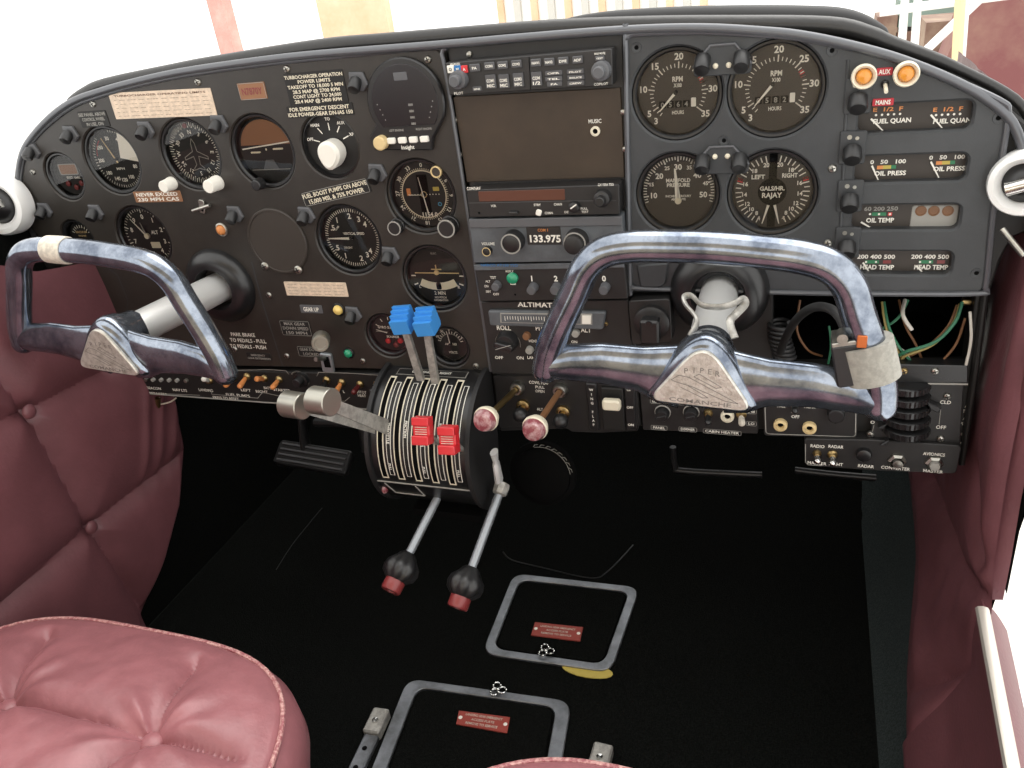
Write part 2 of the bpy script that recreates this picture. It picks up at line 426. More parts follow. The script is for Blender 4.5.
# right wall: quilted leather kick panel, door post, sill
XR = .325
RC = [(yz(928, 478, XR), yz(955, 560, XR)), (yz(955, 560, XR), yz(984, 606, XR)), (yz(984, 640, XR), yz(930, 705, XR)), (yz(930, 705, XR), yz(903, 765, XR)),
      (yz(972, 470, XR), yz(975, 560, XR))]
XR_ = XR
YE = [(-.30, -.112), (-.26, -.087), (-.02, -.036), (.1, -.03)]
def rw(s, t):
    y0 = lerp(-.112, .50, s); zl = interp(ZLOW, y0); z = lerp(zl, .10, t); y = lerp(interp(YE, z), .50, s)
    h = puff((y, z), RC, [], A=.014, k=.016) + .003*noise.noise(Vector((y*12, z*12, 5)))+.0015*noise.noise(Vector((y*40, z*25, 9)))
    return (rx(y, z)-h*sm(0, .03, s)**.5*sm(0, .10, t), y, z)
b = MB(panel=False); grid(rw, 170, 170, 'leather_wall', mb=b)
SA = at(983, 612, 'z', -.292); SB = at(1012, 768, 'z', -.294); SD = (SB-SA)/(SA.y-SB.y)     # the bright sill strip runs aft from the door post
def sx(y): return SA.x+SD.x*min(.9, SA.y-y)
def rw2(s, t):                                     # leather below the door sill, behind the door post
    y = lerp(-.112, -1.2, s); zl = interp(ZLOW, y); z = lerp(zl, -.294, t)
    h = puff((y, z), RC, [], A=.014, k=.016)*sm(1, .85, t)*sm(0, .15, t)+.003*noise.noise(Vector((y*12, z*12, 5)))+.0015*noise.noise(Vector((y*40, z*25, 9)))
    return (lerp(rx(y, z)-h, sx(y)-.002, sm(.4, 1, t)), y, z)
grid(lambda s, t: rw2(1-s, t), 80, 40, 'leather_wall', mb=b)
grid(lambda s, t: (sx(lerp(-.10, -1.2, t))+.002+.026*s, lerp(-.10, -1.2, t), -.296-.034*s+.004*sin(s*pi)), 8, 40, 'leather_wall', mb=b)
wr = struct(b.build('wall_right'))
b = MB(panel=False)                                # door post pad
PLx = [(1032, 330), (1014, 420), (1000, 500), (990, 575), (986, 602)]; PRx = [(1056, 370), (1034, 440), (1021, 500), (1011, 560), (1003, 600)]
Lp = [at(x, y, 'x', .340) for x, y in PLx]; Rp = [at(x, y, 'x', .352) for x, y in PRx]
def post(s, t):
    k = min(int(t*4), 3); f = t*4-k; p = Lp[k].lerp(Lp[k+1], f); q = Rp[k].lerp(Rp[k+1], f); r = p.lerp(q, s); return (r.x-.007*sin(pi*s), r.y, r.z)
grid(post, 12, 30, 'leather_wall', mb=b)
grid(lambda s, t: (.352+.002*s, lerp(-.02, (Lp[0].lerp(Lp[4], t)).y-.004, s), lerp(.12, -.30, t)), 4, 8, 'dead_black', mb=b); struct(b.build('trim_2'))  # black sheet stands for the shade in the gap beside the post
b = MB(panel=False); b.tube([SA+Vector((0, .004, .0)), SB, Vector((sx(-1.2), -1.2, -.294))], .0058, 'trim_silver', 8, ell=.6, up=(0, 0, 1)); struct(b.build('trim_3'))

# glareshield deck running forward to the windshield, with a padded roll along its near edge
top_px = [(70, 102), (84, 93), (107, 84), (175, 70.5), (215, 63.5), (320, 47.5), (398, 41), (540, 30), (640, 26), (724, 25), (828, 26), (870, 35), (890, 43), (952, 66), (1014, 99), (1034, 130)]
roll = smooth_path([at(x, y, 'y', .022) for x, y in top_px], 5)
def deck(s, t):
    i = s*(len(roll)-1); k = min(int(i), len(roll)-2); p = roll[k].lerp(roll[k+1], i-k)
    return (p.x+(p.x+.22)*.02*t, p.y+.50*t, p.z+.002-.11*t)
gs = thing('glareshield', 'black padded glareshield roll arching over the whole instrument panel', 'glareshield', (-.22, .02, .2))
b = MB(panel=False); grid(deck, 60, 6, 'vinyl', mb=b); b.build('deck', gs)
grid(lambda s, t: (lambda p: (p.x, p.y-.002, p.z-.014*t))(roll[int(s*(len(roll)-1))]), len(roll)-1, 3, 'base_black').build('underside', gs)
b = MB(panel=False); b.tube(roll, [.0042+.0042*sin(pi*min(1, i/(len(roll)*.86)))**.6 for i in range(len(roll))], 'vinyl', 12); b.build('padded_roll', gs)
hump = smooth_path([at(x, y, 'y', .05) for x, y in [(560, 27), (610, 22), (700, 19), (800, 19), (850, 22), (886, 37)]], 6)
b = MB(panel=False); b.tube(hump, [.004+.007*sin(pi*i/(len(hump)-1))**.5 for i in range(len(hump))], 'rubber', 12); b.build('rubber_edge', gs, 'dull grey rubber edging')

# windshield: a curved pane in front of the deck wrapping round to both sides
def ws(s, t):
    a = lerp(-.12, pi+.12, s); k = 1-.62*t
    c_ = cos(a); s_ = sin(a); c_ = math.copysign(abs(c_)**.6, c_); s_ = math.copysign(abs(s_)**.6, s_)
    return (-.22-.66*(1-.12*t)*c_, .02+.56*s_*k, .085+.40*t-.02*s_*(1-t))
b = MB(panel=False); grid(ws, 48, 12, 'windshield', mb=b); struct(b.build('window_1'))

# unseen cabin shell behind the camera: headliner and rear bulkhead shaped for the light
b = MB(panel=False)
grid(lambda s, t: (-.22+.58*(2*s-1), lerp(-.62, -1.7, t), .56+.09*sin(pi*s)*(.4+.6*t)), 16, 10, 'headliner', mb=b)
struct(b.build('ceiling'))
b = MB(panel=False)
grid(lambda s, t: (lerp(-.86, .42, s), -1.7, lerp(FL, .1, t)), 4, 4, 'headliner', mb=b); struct(b.build('wall_back'))

# ------------------------------------------------------------------ outside
def extbox(mb, c, s, m, rot=0):
    T = Matrix.Translation(c) @ Matrix.Rotation(rot, 4, 'Y'); o = mb.T; mb.T = T
    x, y, z = s[0]/2, s[1]/2, s[2]/2
    mb.add([(i*x, j*y, k*z) for i in (-1, 1) for j in (-1, 1) for k in (-1, 1)], [[0, 1, 3, 2], [4, 6, 7, 5], [0, 4, 5, 1], [2, 3, 7, 6], [0, 2, 6, 4], [1, 5, 7, 3]], m); mb.T = o
def far(px, py, y): return at(px, py, 'y', y)
GZ = -1.45
struct(grid(lambda s, t: (lerp(-14, 12, s), lerp(.9, 16, t), GZ), 4, 4, 'concrete').build('ground'))
def col(name, lab, cat, x0, x1, ytop, ybot, Y, m, depth=.12, group=None):
    a = far(x0[0], ytop, Y); bb = far(x1[0], ytop, Y); cx = (a.x+bb.x)/2; w = abs(bb.x-a.x)
    t = far((x0[0]+x1[0])/2, 0, Y); d = far((x0[1]+x1[1])/2, ybot, Y)
    mb = MB(panel=False); h = 3.4-GZ
    T = Matrix(((1, 0, (t.x-d.x)/(t.z-d.z) if abs(t.z-d.z) > 1e-3 else 0, 0), (0, 1, 0, 0), (0, 0, 1, 0), (0, 0, 0, 1)))
    extbox(mb, ((t.x+d.x)/2, Y, GZ+h/2), (w, depth, h), m); o = mb.build(name, None, loc=((t.x+d.x)/2, Y, GZ)); return tag(o, lab, cat, group)
col('steel_post', 'narrow red steel post, paled as by overexposure, beyond the left windshield', 'post', (213, 222), (228, 236), 0, 48, 5.0, 'ext_red')
# wide tan board: stands on the hangar floor
col('door_panel', 'broad pale tan hangar door panel beyond the centre windshield', 'door panel', (320, 324), (388, 390), 0, 35, 7.0, 'ext_tan')
t = thing('corrugated_shutter', 'pale ribbed grey shutter at the far end behind the glareshield centre', 'shutter', far(560, 10, 8)-Vector((0, 0, 1)))
mb = MB(panel=False)
for i in range(13): p = far(500+i*17, 0, 8); extbox(mb, (p.x, 8, p.z+.15), (.07, .05, .75), 'ext_grey' if i % 2 else 'ext_tan')
mb.build('slats', t)
mb = MB(panel=False); a = far(500, 10, 8); c = far(715, 10, 8); extbox(mb, ((a.x+c.x)/2, 8.04, a.z+.2), (c.x-a.x, .03, .9), 'white_paint'); mb.build('shutter_back', t)
# trestle of white bars on the right, with a yellow upright, and a maroon tarp and dark crates behind
def beam(mb, a, c, r, m, Y, Y2=None): mb.tube([far(a[0], a[1], Y), far(c[0], c[1], Y2 or Y)], r, m, 8)
Y = 3.2
t = thing('work_trestle', 'white tubular trestle with crossing braces beyond the right windshield', 'trestle', far(930, 40, Y)-Vector((0, 0, 1)))
for a, c, r in (((908, -40), (900, 70), .016), ((921, -40), (912, 80), .016), ((968, -40), (957, 110), .018), ((880, 12), (1030, -8), .018), ((1000, -20), (918, 58), .018)):
    mb = MB(panel=False); beam(mb, a, c, r, 'white_paint', Y); mb.build('brace', t)
mb = MB(panel=False); beam(mb, (962, -30), (957, 60), .02, 'ext_yellow', Y-.12); tag(mb.build('ladder_rail', None, loc=far(958, 60, Y-.12)), 'yellow ladder rail against the white trestle outside on the right', 'rail')
mb = MB(panel=False)
p = far(1010, 70, 4.0); extbox(mb, (p.x+.1, 4.2, p.z+.05), (.75, .3, 1.1), 'ext_maroon', .25); tag(mb.build('tarpaulin', None, loc=(p.x, 4.2, p.z-.5)), 'maroon tarpaulin hung at the far right beyond the windshield', 'tarpaulin')
mb = MB(panel=False)
p = far(975, 55, 5.0); extbox(mb, (p.x, 5.0, p.z-.05), (.62, .4, .55), 'ext_brown'); tag(mb.build('crate', None, loc=(p.x, 5.0, p.z-.3)), 'washed-out brown crate behind the white trestle', 'crate')
mb = MB(panel=False)
p = far(955, 10, 5.6); extbox(mb, (p.x, 5.6, p.z+.02), (.7, .3, .16), 'ext_green'); extbox(mb, (p.x-.1, 5.6, p.z-.14), (.5, .3, .1), 'ext_brown'); tag(mb.build('shelf', None, loc=(p.x, 5.6, p.z-.2)), 'pale green and brown shelf seen between the trestle braces', 'shelf')
mb = MB(panel=False)
p = far(885, 30, 5.6); extbox(mb, (p.x, 5.6, p.z), (.13, .3, .2), 'ext_brown'); tag(mb.build('box', None, loc=(p.x, 5.6, p.z-.1)), 'small brown box left of the white trestle outside', 'box')

# ------------------------------------------------------------------ panel frame and plates
def P0(l, w=0): return [U(x, y, w) for x, y in l]
frame_px = [(16, 215), (18, 185), (23, 154), (36, 133), (56, 113), (76, 100), (100, 91.5), (130, 83), (180, 72), (256, 61), (320, 54), (437, 45), (530, 37), (625, 30), (700, 28), (760, 31), (800, 35), (850, 45), (900, 59), (950, 79), (985, 98), (1012, 122), (1026, 160), (1014, 240), (990, 300), (978, 380), (962, 472), (870, 468), (800, 438), (655, 430), (640, 432), (500, 436), (400, 424), (260, 408), (118, 395), (80, 324), (57, 267)]
bay = P0([(772, 299), (978, 299), (968, 376), (772, 378)])
fr = thing('panel_frame', 'black metal frame holding the three instrument panel plates', 'frame', (-.22, .0, -.1))
b = MB(); plate(b, P0(frame_px), [bay], -.04, -.0125, 'base_black', .001); b.build('frame_plate', fr)
b = MB(); rim = smooth_path([(*U(x, y), .0) for x, y in frame_px[0:23]], 4); b.tube([(p[0], p[1], .001) for p in rim], .0040, 'rim', 10); b.build('edge_trim', fr, 'thick rounded rubber edging')
# bay box behind the opening
b = MB(); u0 = min(p[0] for p in bay); u1 = max(p[0] for p in bay); v0 = min(p[1] for p in bay); v1 = max(p[1] for p in bay)
for a, c in (((u0, v0), (u1, v0)), ((u1, v0), (u1, v1)), ((u1, v1), (u0, v1)), ((u0, v1), (u0, v0))):
    b.add([(a[0], a[1], -.04), (c[0], c[1], -.04), (c[0], c[1], -.17), (a[0], a[1], -.17)], [[0, 1, 2, 3]], 'dead_black')
b.add([(u0, v0, -.17), (u1, v0, -.17), (u1, v1, -.17), (u0, v1, -.17)], [[0, 1, 2, 3]], 'dead_black'); b.build('bay_box', fr)

def gz(px, py, r): u, v = U(px, py); return (u, v, r)
# name: centre pixel, hole radius
G = dict(clock=gz(64, 177, .029), asi=gz(111.5, 161, .040), dg=gz(190, 155, .040), ai=gz(262, 152, .040), fuelsel=gz(329.5, 146.5, .034),
    engine=gz(405, 104, .0), cdi=gz(420.5, 197, .0395), alt=gz(143, 238, .040), vsi=gz(348, 240.5, .0405), blank=gz(278, 241, .039), tc=gz(434, 279, .0385),
    gyro=gz(387, 336, .028), amp=gz(448, 347.5, .026), small=gz(78, 240, .026),
    rpm1=gz(676.3, 95, .0400), rpm2=gz(775.3, 90, .0405), map=gz(677, 194.5, .0390), gph=gz(771.7, 193.8, .0395))
# pilot plate
lp_px = [(18.5, 212), (20, 188), (25, 157), (38, 136), (58, 117.5), (78, 104.5), (102, 96), (131, 87.5), (181, 76.5), (256, 65.5), (320, 58.5), (436, 48), (442, 54), (449, 90), (466, 200), (491, 371), (380, 369.5), (230, 366), (140, 352), (108, 348), (82, 322), (60, 264)]
holes = [circ(*G[k]) for k in ('clock', 'asi', 'dg', 'ai', 'fuelsel', 'cdi', 'alt', 'vsi', 'tc', 'gyro', 'amp', 'small')]
lp = pthing('instrument_panel', 'worn black instrument panel plate on the left in front of the pilot', 'instrument panel', -.45, 0)
b = MB(); plate(b, P0(lp_px), holes, -.0125, 0, 'panel_black', .0015); b.build('panel_plate', lp)
b = MB(); pth = [(*U(x, y), .0005) for x, y in lp_px[1:16]]; b.tube(smooth_path(pth, 4), .0020, 'rim', 8); b.build('raised_edge', lp)
for q in ((93, 104), (198, 82), (287, 69), (428, 59.5), (33, 172), (269, 295), (287, 356), (363, 361), (476, 366), (235, 349)):
    screw(lp, *U(*q), 0, .0038, 'metal' if q[0] != 65 else 'metal')
# co-pilot plate: moulded grey plastic
rp_px = [(626, 45), (626, 40), (630, 35), (640, 33.5), (700, 31.5), (760, 34.5), (800, 38), (850, 47.5), (896, 59), (940, 74), (980, 91), (1004, 103), (1008, 110), (1006, 132), (993, 212), (988, 265), (985, 287), (980, 293), (880, 293.5), (778, 292), (640, 288), (632, 285), (630, 278)]
def slot(xl, xr, yt, yb, r=.006): u, v, su, sv = R4(xl, xr, yt, yb); return rrect(u, v, su, sv, r)
SL = [(858.5, 972.5, 103, 131.5), (855, 967, 155, 182), (852, 960, 205, 230), (850, 952, 251.5, 275)]
holes = [circ(*G[k]) for k in ('rpm1', 'rpm2', 'map', 'gph')]+[slot(*q) for q in SL]
rp = pthing('instrument_panel', 'moulded dark grey instrument panel on the right with engine gauges', 'instrument panel', .16, .08)
b = MB(); plate(b, P0(rp_px), holes, -.0125, 0, 'plastic_grey', .0018); b.build('panel_plate', rp)
b = MB(); b.tube(smooth_path([(*U(x, y), .0008) for x, y in rp_px], 3, True), .0026, 'rim', 8, closed=True); b.build('raised_edge', rp)
b = MB()
for l in ([(848, 60), (846, 110), (838, 285)],): b.tube([(*U(x, y), .0) for x, y in l], .0014, 'plastic_grey', 8)
b.build('moulded_ridge', rp)
for q in ((636.5, 47.5), (832, 50.5), (998.5, 118), (724, 140.5), (976.5, 273)): hole_screw(rp, *U(*q), 0)
for q in ((832.5, 168.5), (828, 243), (642.5, 272.5)): screw(rp, *U(*q), 0, .0038)
# centre column plate
cp_px = [(446, 52), (446, 47), (530, 40), (622, 33), (622, 47), (627, 185), (630, 300), (640, 428), (500, 433), (497, 385), (470, 200), (450, 75)]
cp = pthing('radio_rack', 'central radio column with brown blanking plate', 'radio rack', -.08, 0)
b = MB(); plate(b, P0(cp_px), [], -.0125, -.004, 'radio_black', .001); b.build('rack_plate', cp)
b = MB(); plate(b, P0([(452, 98), (455, 97), (620, 88), (622, 120), (624, 178), (466, 183), (464, 170)]), [], -.004, -.0022, 'brown_plate', .0006); b.build('blanking_plate', cp, 'plain brown blanking plate')
for q in ((454.5, 120), (459.5, 155), (469, 54.5), (623, 112), (625, 149)): screw(cp, *U(*q, -.002), -.003, .003, 'metal', False)
u, v = U(595.5, 131, -.002); b = MB(); b.lathe(u, v, [(.0045, -.003), (.0045, 0), (.0030, .0006), (.0022, -.001)], 'ivory', 18); b.disc(u, v, .0024, -.0008, 'dead_black', 12); b.build('audio_jack', cp)
b = MB(); b.tpx('MUSIC', 595, 121, 13, 4, -.002); b.build('lettering', cp)
# ------------------------------------------------------------------ gauges
def gauge(name, key, label, draw, needles=(), R=None, w=0.0, face='dial_black', ring='bezel', hasglass=True, deep=.010, group='round gauges on the instrument panels'):
    u, v, r = G[key]; R = R or r; t = pthing(name, label, 'gauge', u, v, w-deep-.001, group)
    b = MB(); rd = R-.0048
    b.lathe(u, v, [(R-.0003, w-deep-.0012), (R-.0003, w-.0032), (R-.0012, w-.0022), (R-.0030, w-.0024), (R-.0044, w-.0040), (R-.0050, w-deep)], ring, 48); b.build('bezel', t)
    d = MB(); d.disc(u, v, rd+.0002, w-deep+.0004, face, 48); d.u, d.gv, d.r, d.w = u, v, rd, w-deep+.0007
    draw(d); d.build('dial', t)
    for n in needles: n(t, u, v, rd, w-deep+.003)
    if hasglass: b = MB(); b.disc(u, v, rd+.0006, w-.0044, 'glass', 48); b.build('glass', t)
    return t
def ticks(d, a0, a1, n, r0, r1, wd=.0008, m='white', cx=0, cy=0):
    for i in range(n):
        a = a0+(a1-a0)*i/max(1, n-1); p = pol(d.u+cx, d.gv+cy, r0*d.r, a); q = pol(d.u+cx, d.gv+cy, r1*d.r, a); d.line([p, q], wd, d.w, m)
def num(d, s, a, r, h, m='white', wd=None, bold=.028):
    p = pol(d.u, d.gv, r*d.r, a); d.text(s, p[0], p[1], d.w, h*d.r, m, None if wd is None else wd*d.r, 0, bold)
def tx(d, s, x, y, h, wd=None, m='white', rot=0, bold=.026): d.text(s, d.u+x*d.r, d.gv+y*d.r, d.w+.0005, h*d.r, m, None if wd is None else wd*d.r, rot, bold)
def needle(a, L, tail=.15, wd=.07, m='white', hub=.09, hubm='dial_black', cx=0, cy=0, name='needle', tip=.3):
    def f(t, u, v, r, w):
        b = MB(); c = (u+cx*r, v+cy*r); p = pol(c[0], c[1], L*r, a); q = pol(c[0], c[1], -tail*r, a); b.bar(q[0], q[1], p[0], p[1], wd*r, w, w+.0006, m, wd*r*tip)
        if hub: b.lathe(c[0], c[1], [(hub*r, w-.002), (hub*r, w+.001), (.0001, w+.0015)], hubm, 16)
        b.build(name, t)
    return f
def rot_rect(d, x, y, w, h, m, dz=.0001, r=None):
    d.rbox(d.u+x*d.r, d.gv+y*d.r, w*d.r, h*d.r, d.w-.0002, d.w+dz, m, (r or .02)*d.r, 0)

def rpm(counter, hide25):
    def f(d):
        A = lambda n: (n-19.7)*8.35
        ticks(d, A(3), A(35), 33, .62, .70, .0007); ticks(d, A(5), A(35), 7, .60, .74, .0011)
        for n in (3, 5, 10, 15, 20, 25, 30, 35): num(d, str(n), A(n), .87, .155)
        ticks(d, A(26.6), A(28), 3, .60, .70, .0007, 'red')
        tx(d, 'RPM', 0, .34, .12, .26, bold=.03); tx(d, 'X100', 0, .19, .09, .2, bold=.03)
        for i, c in enumerate(counter): rot_rect(d, -.39+.2*i, -.27, .17, .17, 'dead_black', .0001); tx(d, c, -.39+.2*i, -.27, .12, m='off_grey')
        rot_rect(d, .39, -.24, .12, .22, 'white', .0001); tx(d, 'HOURS', 0, -.47, .09, .3, bold=.02)
    return f
gauge('tachometer', 'rpm1', 'engine speed gauge reading 0564 hours, left one of the upper pair on the grey panel', rpm('0564', 1), [needle(-137, .60, 0, .075, hub=.05, cx=-.05, cy=.02)], face='dial_brown')
gauge('tachometer', 'rpm2', 'engine speed gauge reading 0582 hours, right one of the upper pair nearer the amber lamps', rpm('0582', 0), [needle(-140, .62, 0, .07, hub=.05, cx=-.07, cy=.1)], face='dial_brown')
def manifold(d):
    A = lambda n: (n-30)*4.9
    ticks(d, A(8), A(52), 45, .88, .96, .0008); ticks(d, A(10), A(50), 9, .84, .96, .0013)
    for n in (10, 20, 30, 40, 50): num(d, str(n), A(n), .68, .15)
    for n in (25, 35): num(d, str(n), A(n), .72, .10)
    for n in (15, 45): num(d, str(n), A(n), .76, .10)
    tx(d, 'MANIFOLD', 0, .32, .10, .66, bold=.03); tx(d, 'PRESSURE', 0, .19, .10, .62, bold=.03); tx(d, 'INCHES MERCURY', 0, -.12, .06, .7); tx(d, 'ABSOLUTE', 0, -.21, .06, .4)
gauge('manifold_gauge', 'map', 'round dial marked MANIFOLD PRESSURE with a broad white needle', manifold, [needle(-5, .90, 0, .15, hub=.09, hubm='ivory', cy=-.24), needle(-1, .4, .1, .05, hub=0, cy=-.2, name='second_needle')], face='dial_brown')
def gph(d):
    for sgn in (-1, 1):
        for i in range(19): a = sgn*(12+i*8.0); ticks(d, a, a, 1, .80 if i % 2 else .76, .92, .001)
        for s, a in (('20', 14), ('18', 40), ('16', 74), ('14', 97), ('12', 119), ('10', 134), ('8', 148), ('4', 157)): num(d, s, sgn*a, .70 if s != '4' else .8, .105, bold=.03)
        a = sgn*68; ticks(d, a, a+sgn*4, 2, .80, .92, .0012, 'red')
    d.bar(d.u, d.gv-.97*d.r, d.u, d.gv+.97*d.r, .2*d.r, d.w, d.w+.0002, 'dead_black')
    d.disc(d.u, d.gv-.02*d.r, .36*d.r, d.w+.0004, 'dead_black', 36)
    d.text('GALS/HR.', d.u, d.gv+.07*d.r, d.w+.0006, .11*d.r, 'white', .62*d.r, 0, .03); d.text('RAJAY', d.u, d.gv-.11*d.r, d.w+.0006, .13*d.r, 'white', .5*d.r, 0, .03)
    tx(d, 'LEFT', -.36, .38, .11, .34, bold=.03); tx(d, 'RIGHT', .42, .40, .11, .38, bold=.03)
gauge('fuel_flow_gauge', 'gph', 'round twin-scale dial marked GALS/HR with a black centre', gph, [needle(-164, .52, 0, .07, hub=0, cx=-.08, cy=-.36), needle(166, .52, 0, .07, hub=0, cx=.08, cy=-.36, name='second_needle')], face='dial_brown')

def asi(d):
    A = lambda n: (n-40)*1.55
    ticks(d, 0, 318, 54, .88, .96, .0006)
    for s, a in (('40', 25), ('80', 112), ('100', 150), ('120', 178), ('140', -158), ('180', -130), ('200', -92), ('250', -55), ('30', -12)): num(d, s, a, .70, .12)
    pp = [pol(d.u, d.gv, .16*d.r, 80)]+[pol(d.u, d.gv, .93*d.r, 22+i*9.5) for i in range(9)]; d.prism(pp, d.w, d.w+.0003, 'white')
    tx(d, 'MPH', .02, -.32, .08, .34); d.arc(d.u, d.gv, .8*d.r, -80, -40, .0012, d.w, 'red')
gauge('airspeed_indicator', 'asi', 'airspeed dial with a white wedge and a cream needle', asi, [needle(-24, .78, .12, .06, 'cream_print', hub=.05)])
def dg(d):
    ticks(d, 0, 355, 72, .84, .96, .0008); ticks(d, 0, 350, 36, .80, .96, .0010)
    for i, s in enumerate(('N', '3', '6', 'E', '12', '15', 'S', '21', '24', 'W', '30', '33')): p = pol(d.u, d.gv, .66*d.r, i*30); d.text(s, p[0], p[1], d.w, .13*d.r, 'white', None, -i*30)
    pl = [(0, .5), (.07, .36), (.09, .1), (.45, -.08), (.45, -.16), (.1, -.06), (.07, -.32), (.2, -.44), (.2, -.5), (0, -.44)]
    L = [(d.u+x*d.r, d.gv+(y-.05)*d.r) for x, y in pl]; M_ = [(d.u-x*d.r, d.gv+(y-.05)*d.r) for x, y in pl]; d.line(L, .0009, d.w+.0002, 'off_grey'); d.line(M_, .0009, d.w+.0002, 'off_grey')
    d.lathe(d.u-.1*d.r, d.gv+.86*d.r, [(.08*d.r, d.w), (.07*d.r, d.w+.001), (.0001, d.w+.0012)], 'tip_red', 12)
gauge('directional_gyro', 'dg', 'heading indicator with an outlined aeroplane in the middle', dg)
def ai(d):
    n = 24; d.prism([pol(d.u, d.gv, .92*d.r, -80+160*i/n) for i in range(n+1)], d.w-.0001, d.w+.0001, 'placard_brown')  # tan reflection in the glass, coloured onto the dial
    d.line([(d.u-.88*d.r, d.gv+.05*d.r), (d.u+.88*d.r, d.gv+.22*d.r)], .0014, d.w+.0003, 'white')
    for sx in (-1, 1): rot_rect(d, sx*.42, -.02+.04*sx, .36, .05, 'ivory', .0008)
    d.disc(d.u, d.gv+.02*d.r, .035*d.r, d.w+.001, 'ivory', 10)
    d.prism([(d.u-.3*d.r, d.gv-.62*d.r), (d.u+.3*d.r, d.gv-.62*d.r), (d.u+.16*d.r, d.gv-.3*d.r), (d.u-.12*d.r, d.gv-.3*d.r)], d.w, d.w+.0006, 'knob_grey')
    d.line([(d.u-.7*d.r, d.gv-.6*d.r), (d.u+.7*d.r, d.gv-.6*d.r)], .0008, d.w+.0008, 'off_grey')
gauge('attitude_indicator', 'ai', 'artificial horizon dial with a tan reflection coloured into its upper half and a small black knob below', ai)
b = MB(); u, v = U(261, 183); b.lathe(u, v, [(.0065, .0), (.006, .010), (.005, .011), (.0001, .0112)], 'knob_black', 20)
tag(b.build('gauge_knob', None, loc=(u, 0, v)), 'small black knob at the foot of the artificial horizon', 'knob')
def clockd(d):
    rot_rect(d, .02, .28, 1.2, .55, 'off_grey', .0002, .08); rot_rect(d, .02, .28, 1.08, .46, 'placard_brown', .0003, .06)
    tx(d, 'SELECT', -.05, -.12, .1, .4); tx(d, 'CONTROL', .45, -.14, .1, .4)
    for x, y in ((-.25, -.42), (.2, -.62), (.62, -.42)): d.lathe(d.u+x*d.r, d.gv+y*d.r, [(.14*d.r, d.w), (.13*d.r, d.w+.002), (.0001, d.w+.0025)], 'tip_red', 14)
gauge('clock', 'clock', 'small round digital clock with pinkish red buttons beside the left vent', clockd)
def altd(d):
    ticks(d, 0, 354, 50, .88, .97, .0007); ticks(d, 0, 324, 10, .82, .97, .0012)
    for i in range(10): num(d, str(i), i*36, .68, .16)
    tx(d, 'ALT', .34, .12, .12, .3); rot_rect(d, .2, -.35, .4, .22, 'ivory', .0001)
gauge('altimeter', 'alt', 'altitude dial half hidden behind the top of the left yoke', altd, [needle(-38, .8, .1, .06, 'white', hub=.1, hubm='ivory'), needle(-12, .5, .1, .08, 'off_grey', hub=0, name='second_needle')])
def vsid(d):
    for a0, a1 in ((-90, 20), (-90, -200)): ticks(d, a0, a1, 23, .84, .93, .0008)
    ticks(d, 20, 145, 26, .86, .95, .0007)
    for s, a in (('.5', -62), ('1', -35), ('2', 5), ('3', 32), ('4', 52), ('.5', -118), ('1', -148), ('2', 165), ('3', 143), ('4', 128)): num(d, s, a, .70, .17)
    tx(d, 'VERTICAL SPEED', .1, .14, .08, .75); tx(d, 'CLIMB', -.45, .32, .06, .2, rot=40); tx(d, 'DESCENT', -.2, -.32, .06, .3)
gauge('vertical_speed_indicator', 'vsi', 'climb rate dial numbered 1 to 4 twice with the needle pointing left', vsid, [needle(-90, .82, .05, .09, hub=.06)])
def tcd(d):
    d.line([(d.u-.78*d.r, d.gv+.1*d.r), (d.u+.78*d.r, d.gv+.1*d.r)], .0012, d.w+.0003, 'cream_print'); d.lathe(d.u, d.gv+.12*d.r, [(.09*d.r, d.w), (.08*d.r, d.w+.0015), (.0001, d.w+.002)], 'cream_print', 14)
    d.bar(d.u, d.gv+.12*d.r, d.u, d.gv+.38*d.r, .0012, d.w, d.w+.0006, 'cream_print'); d.bar(d.u-.18*d.r, d.gv+.23*d.r, d.u+.18*d.r, d.gv+.23*d.r, .001, d.w, d.w+.0006, 'cream_print')
    pts = [pol(d.u, d.gv+1.0*d.r, 1.24*d.r, 180+a) for a in range(-27, 28, 6)]+[pol(d.u, d.gv+1.0*d.r, 1.50*d.r, 180+a) for a in range(27, -28, -6)]; d.prism(pts, d.w, d.w+.0004, 'ivory')
    d.rbox(d.u, d.gv-.36*d.r, .2*d.r, .26*d.r, d.w, d.w+.0007, 'dial_black', .002); d.sphere((d.u+.02*d.r, d.gv-.37*d.r, d.w+.001), .08*d.r, 'dead_black', 12, 6)
    for sx in (-1, 1): ticks(d, sx*90, sx*110, 2, .80, .93, .0014)
    tx(d, 'L', -.68, -.38, .1); tx(d, 'R', .72, -.38, .1); tx(d, '2 MIN', 0, -.60, .12, .4); tx(d, 'NO PITCH', 0, -.76, .07, .42); tx(d, 'INFORMATION', 0, -.86, .06, .5); tx(d, 'ELEC', 0, .78, .06, .2, 'off_grey')
gauge('turn_coordinator', 'tc', 'dial with a cream miniature aeroplane above a white slip scale marked 2 MIN', tcd)
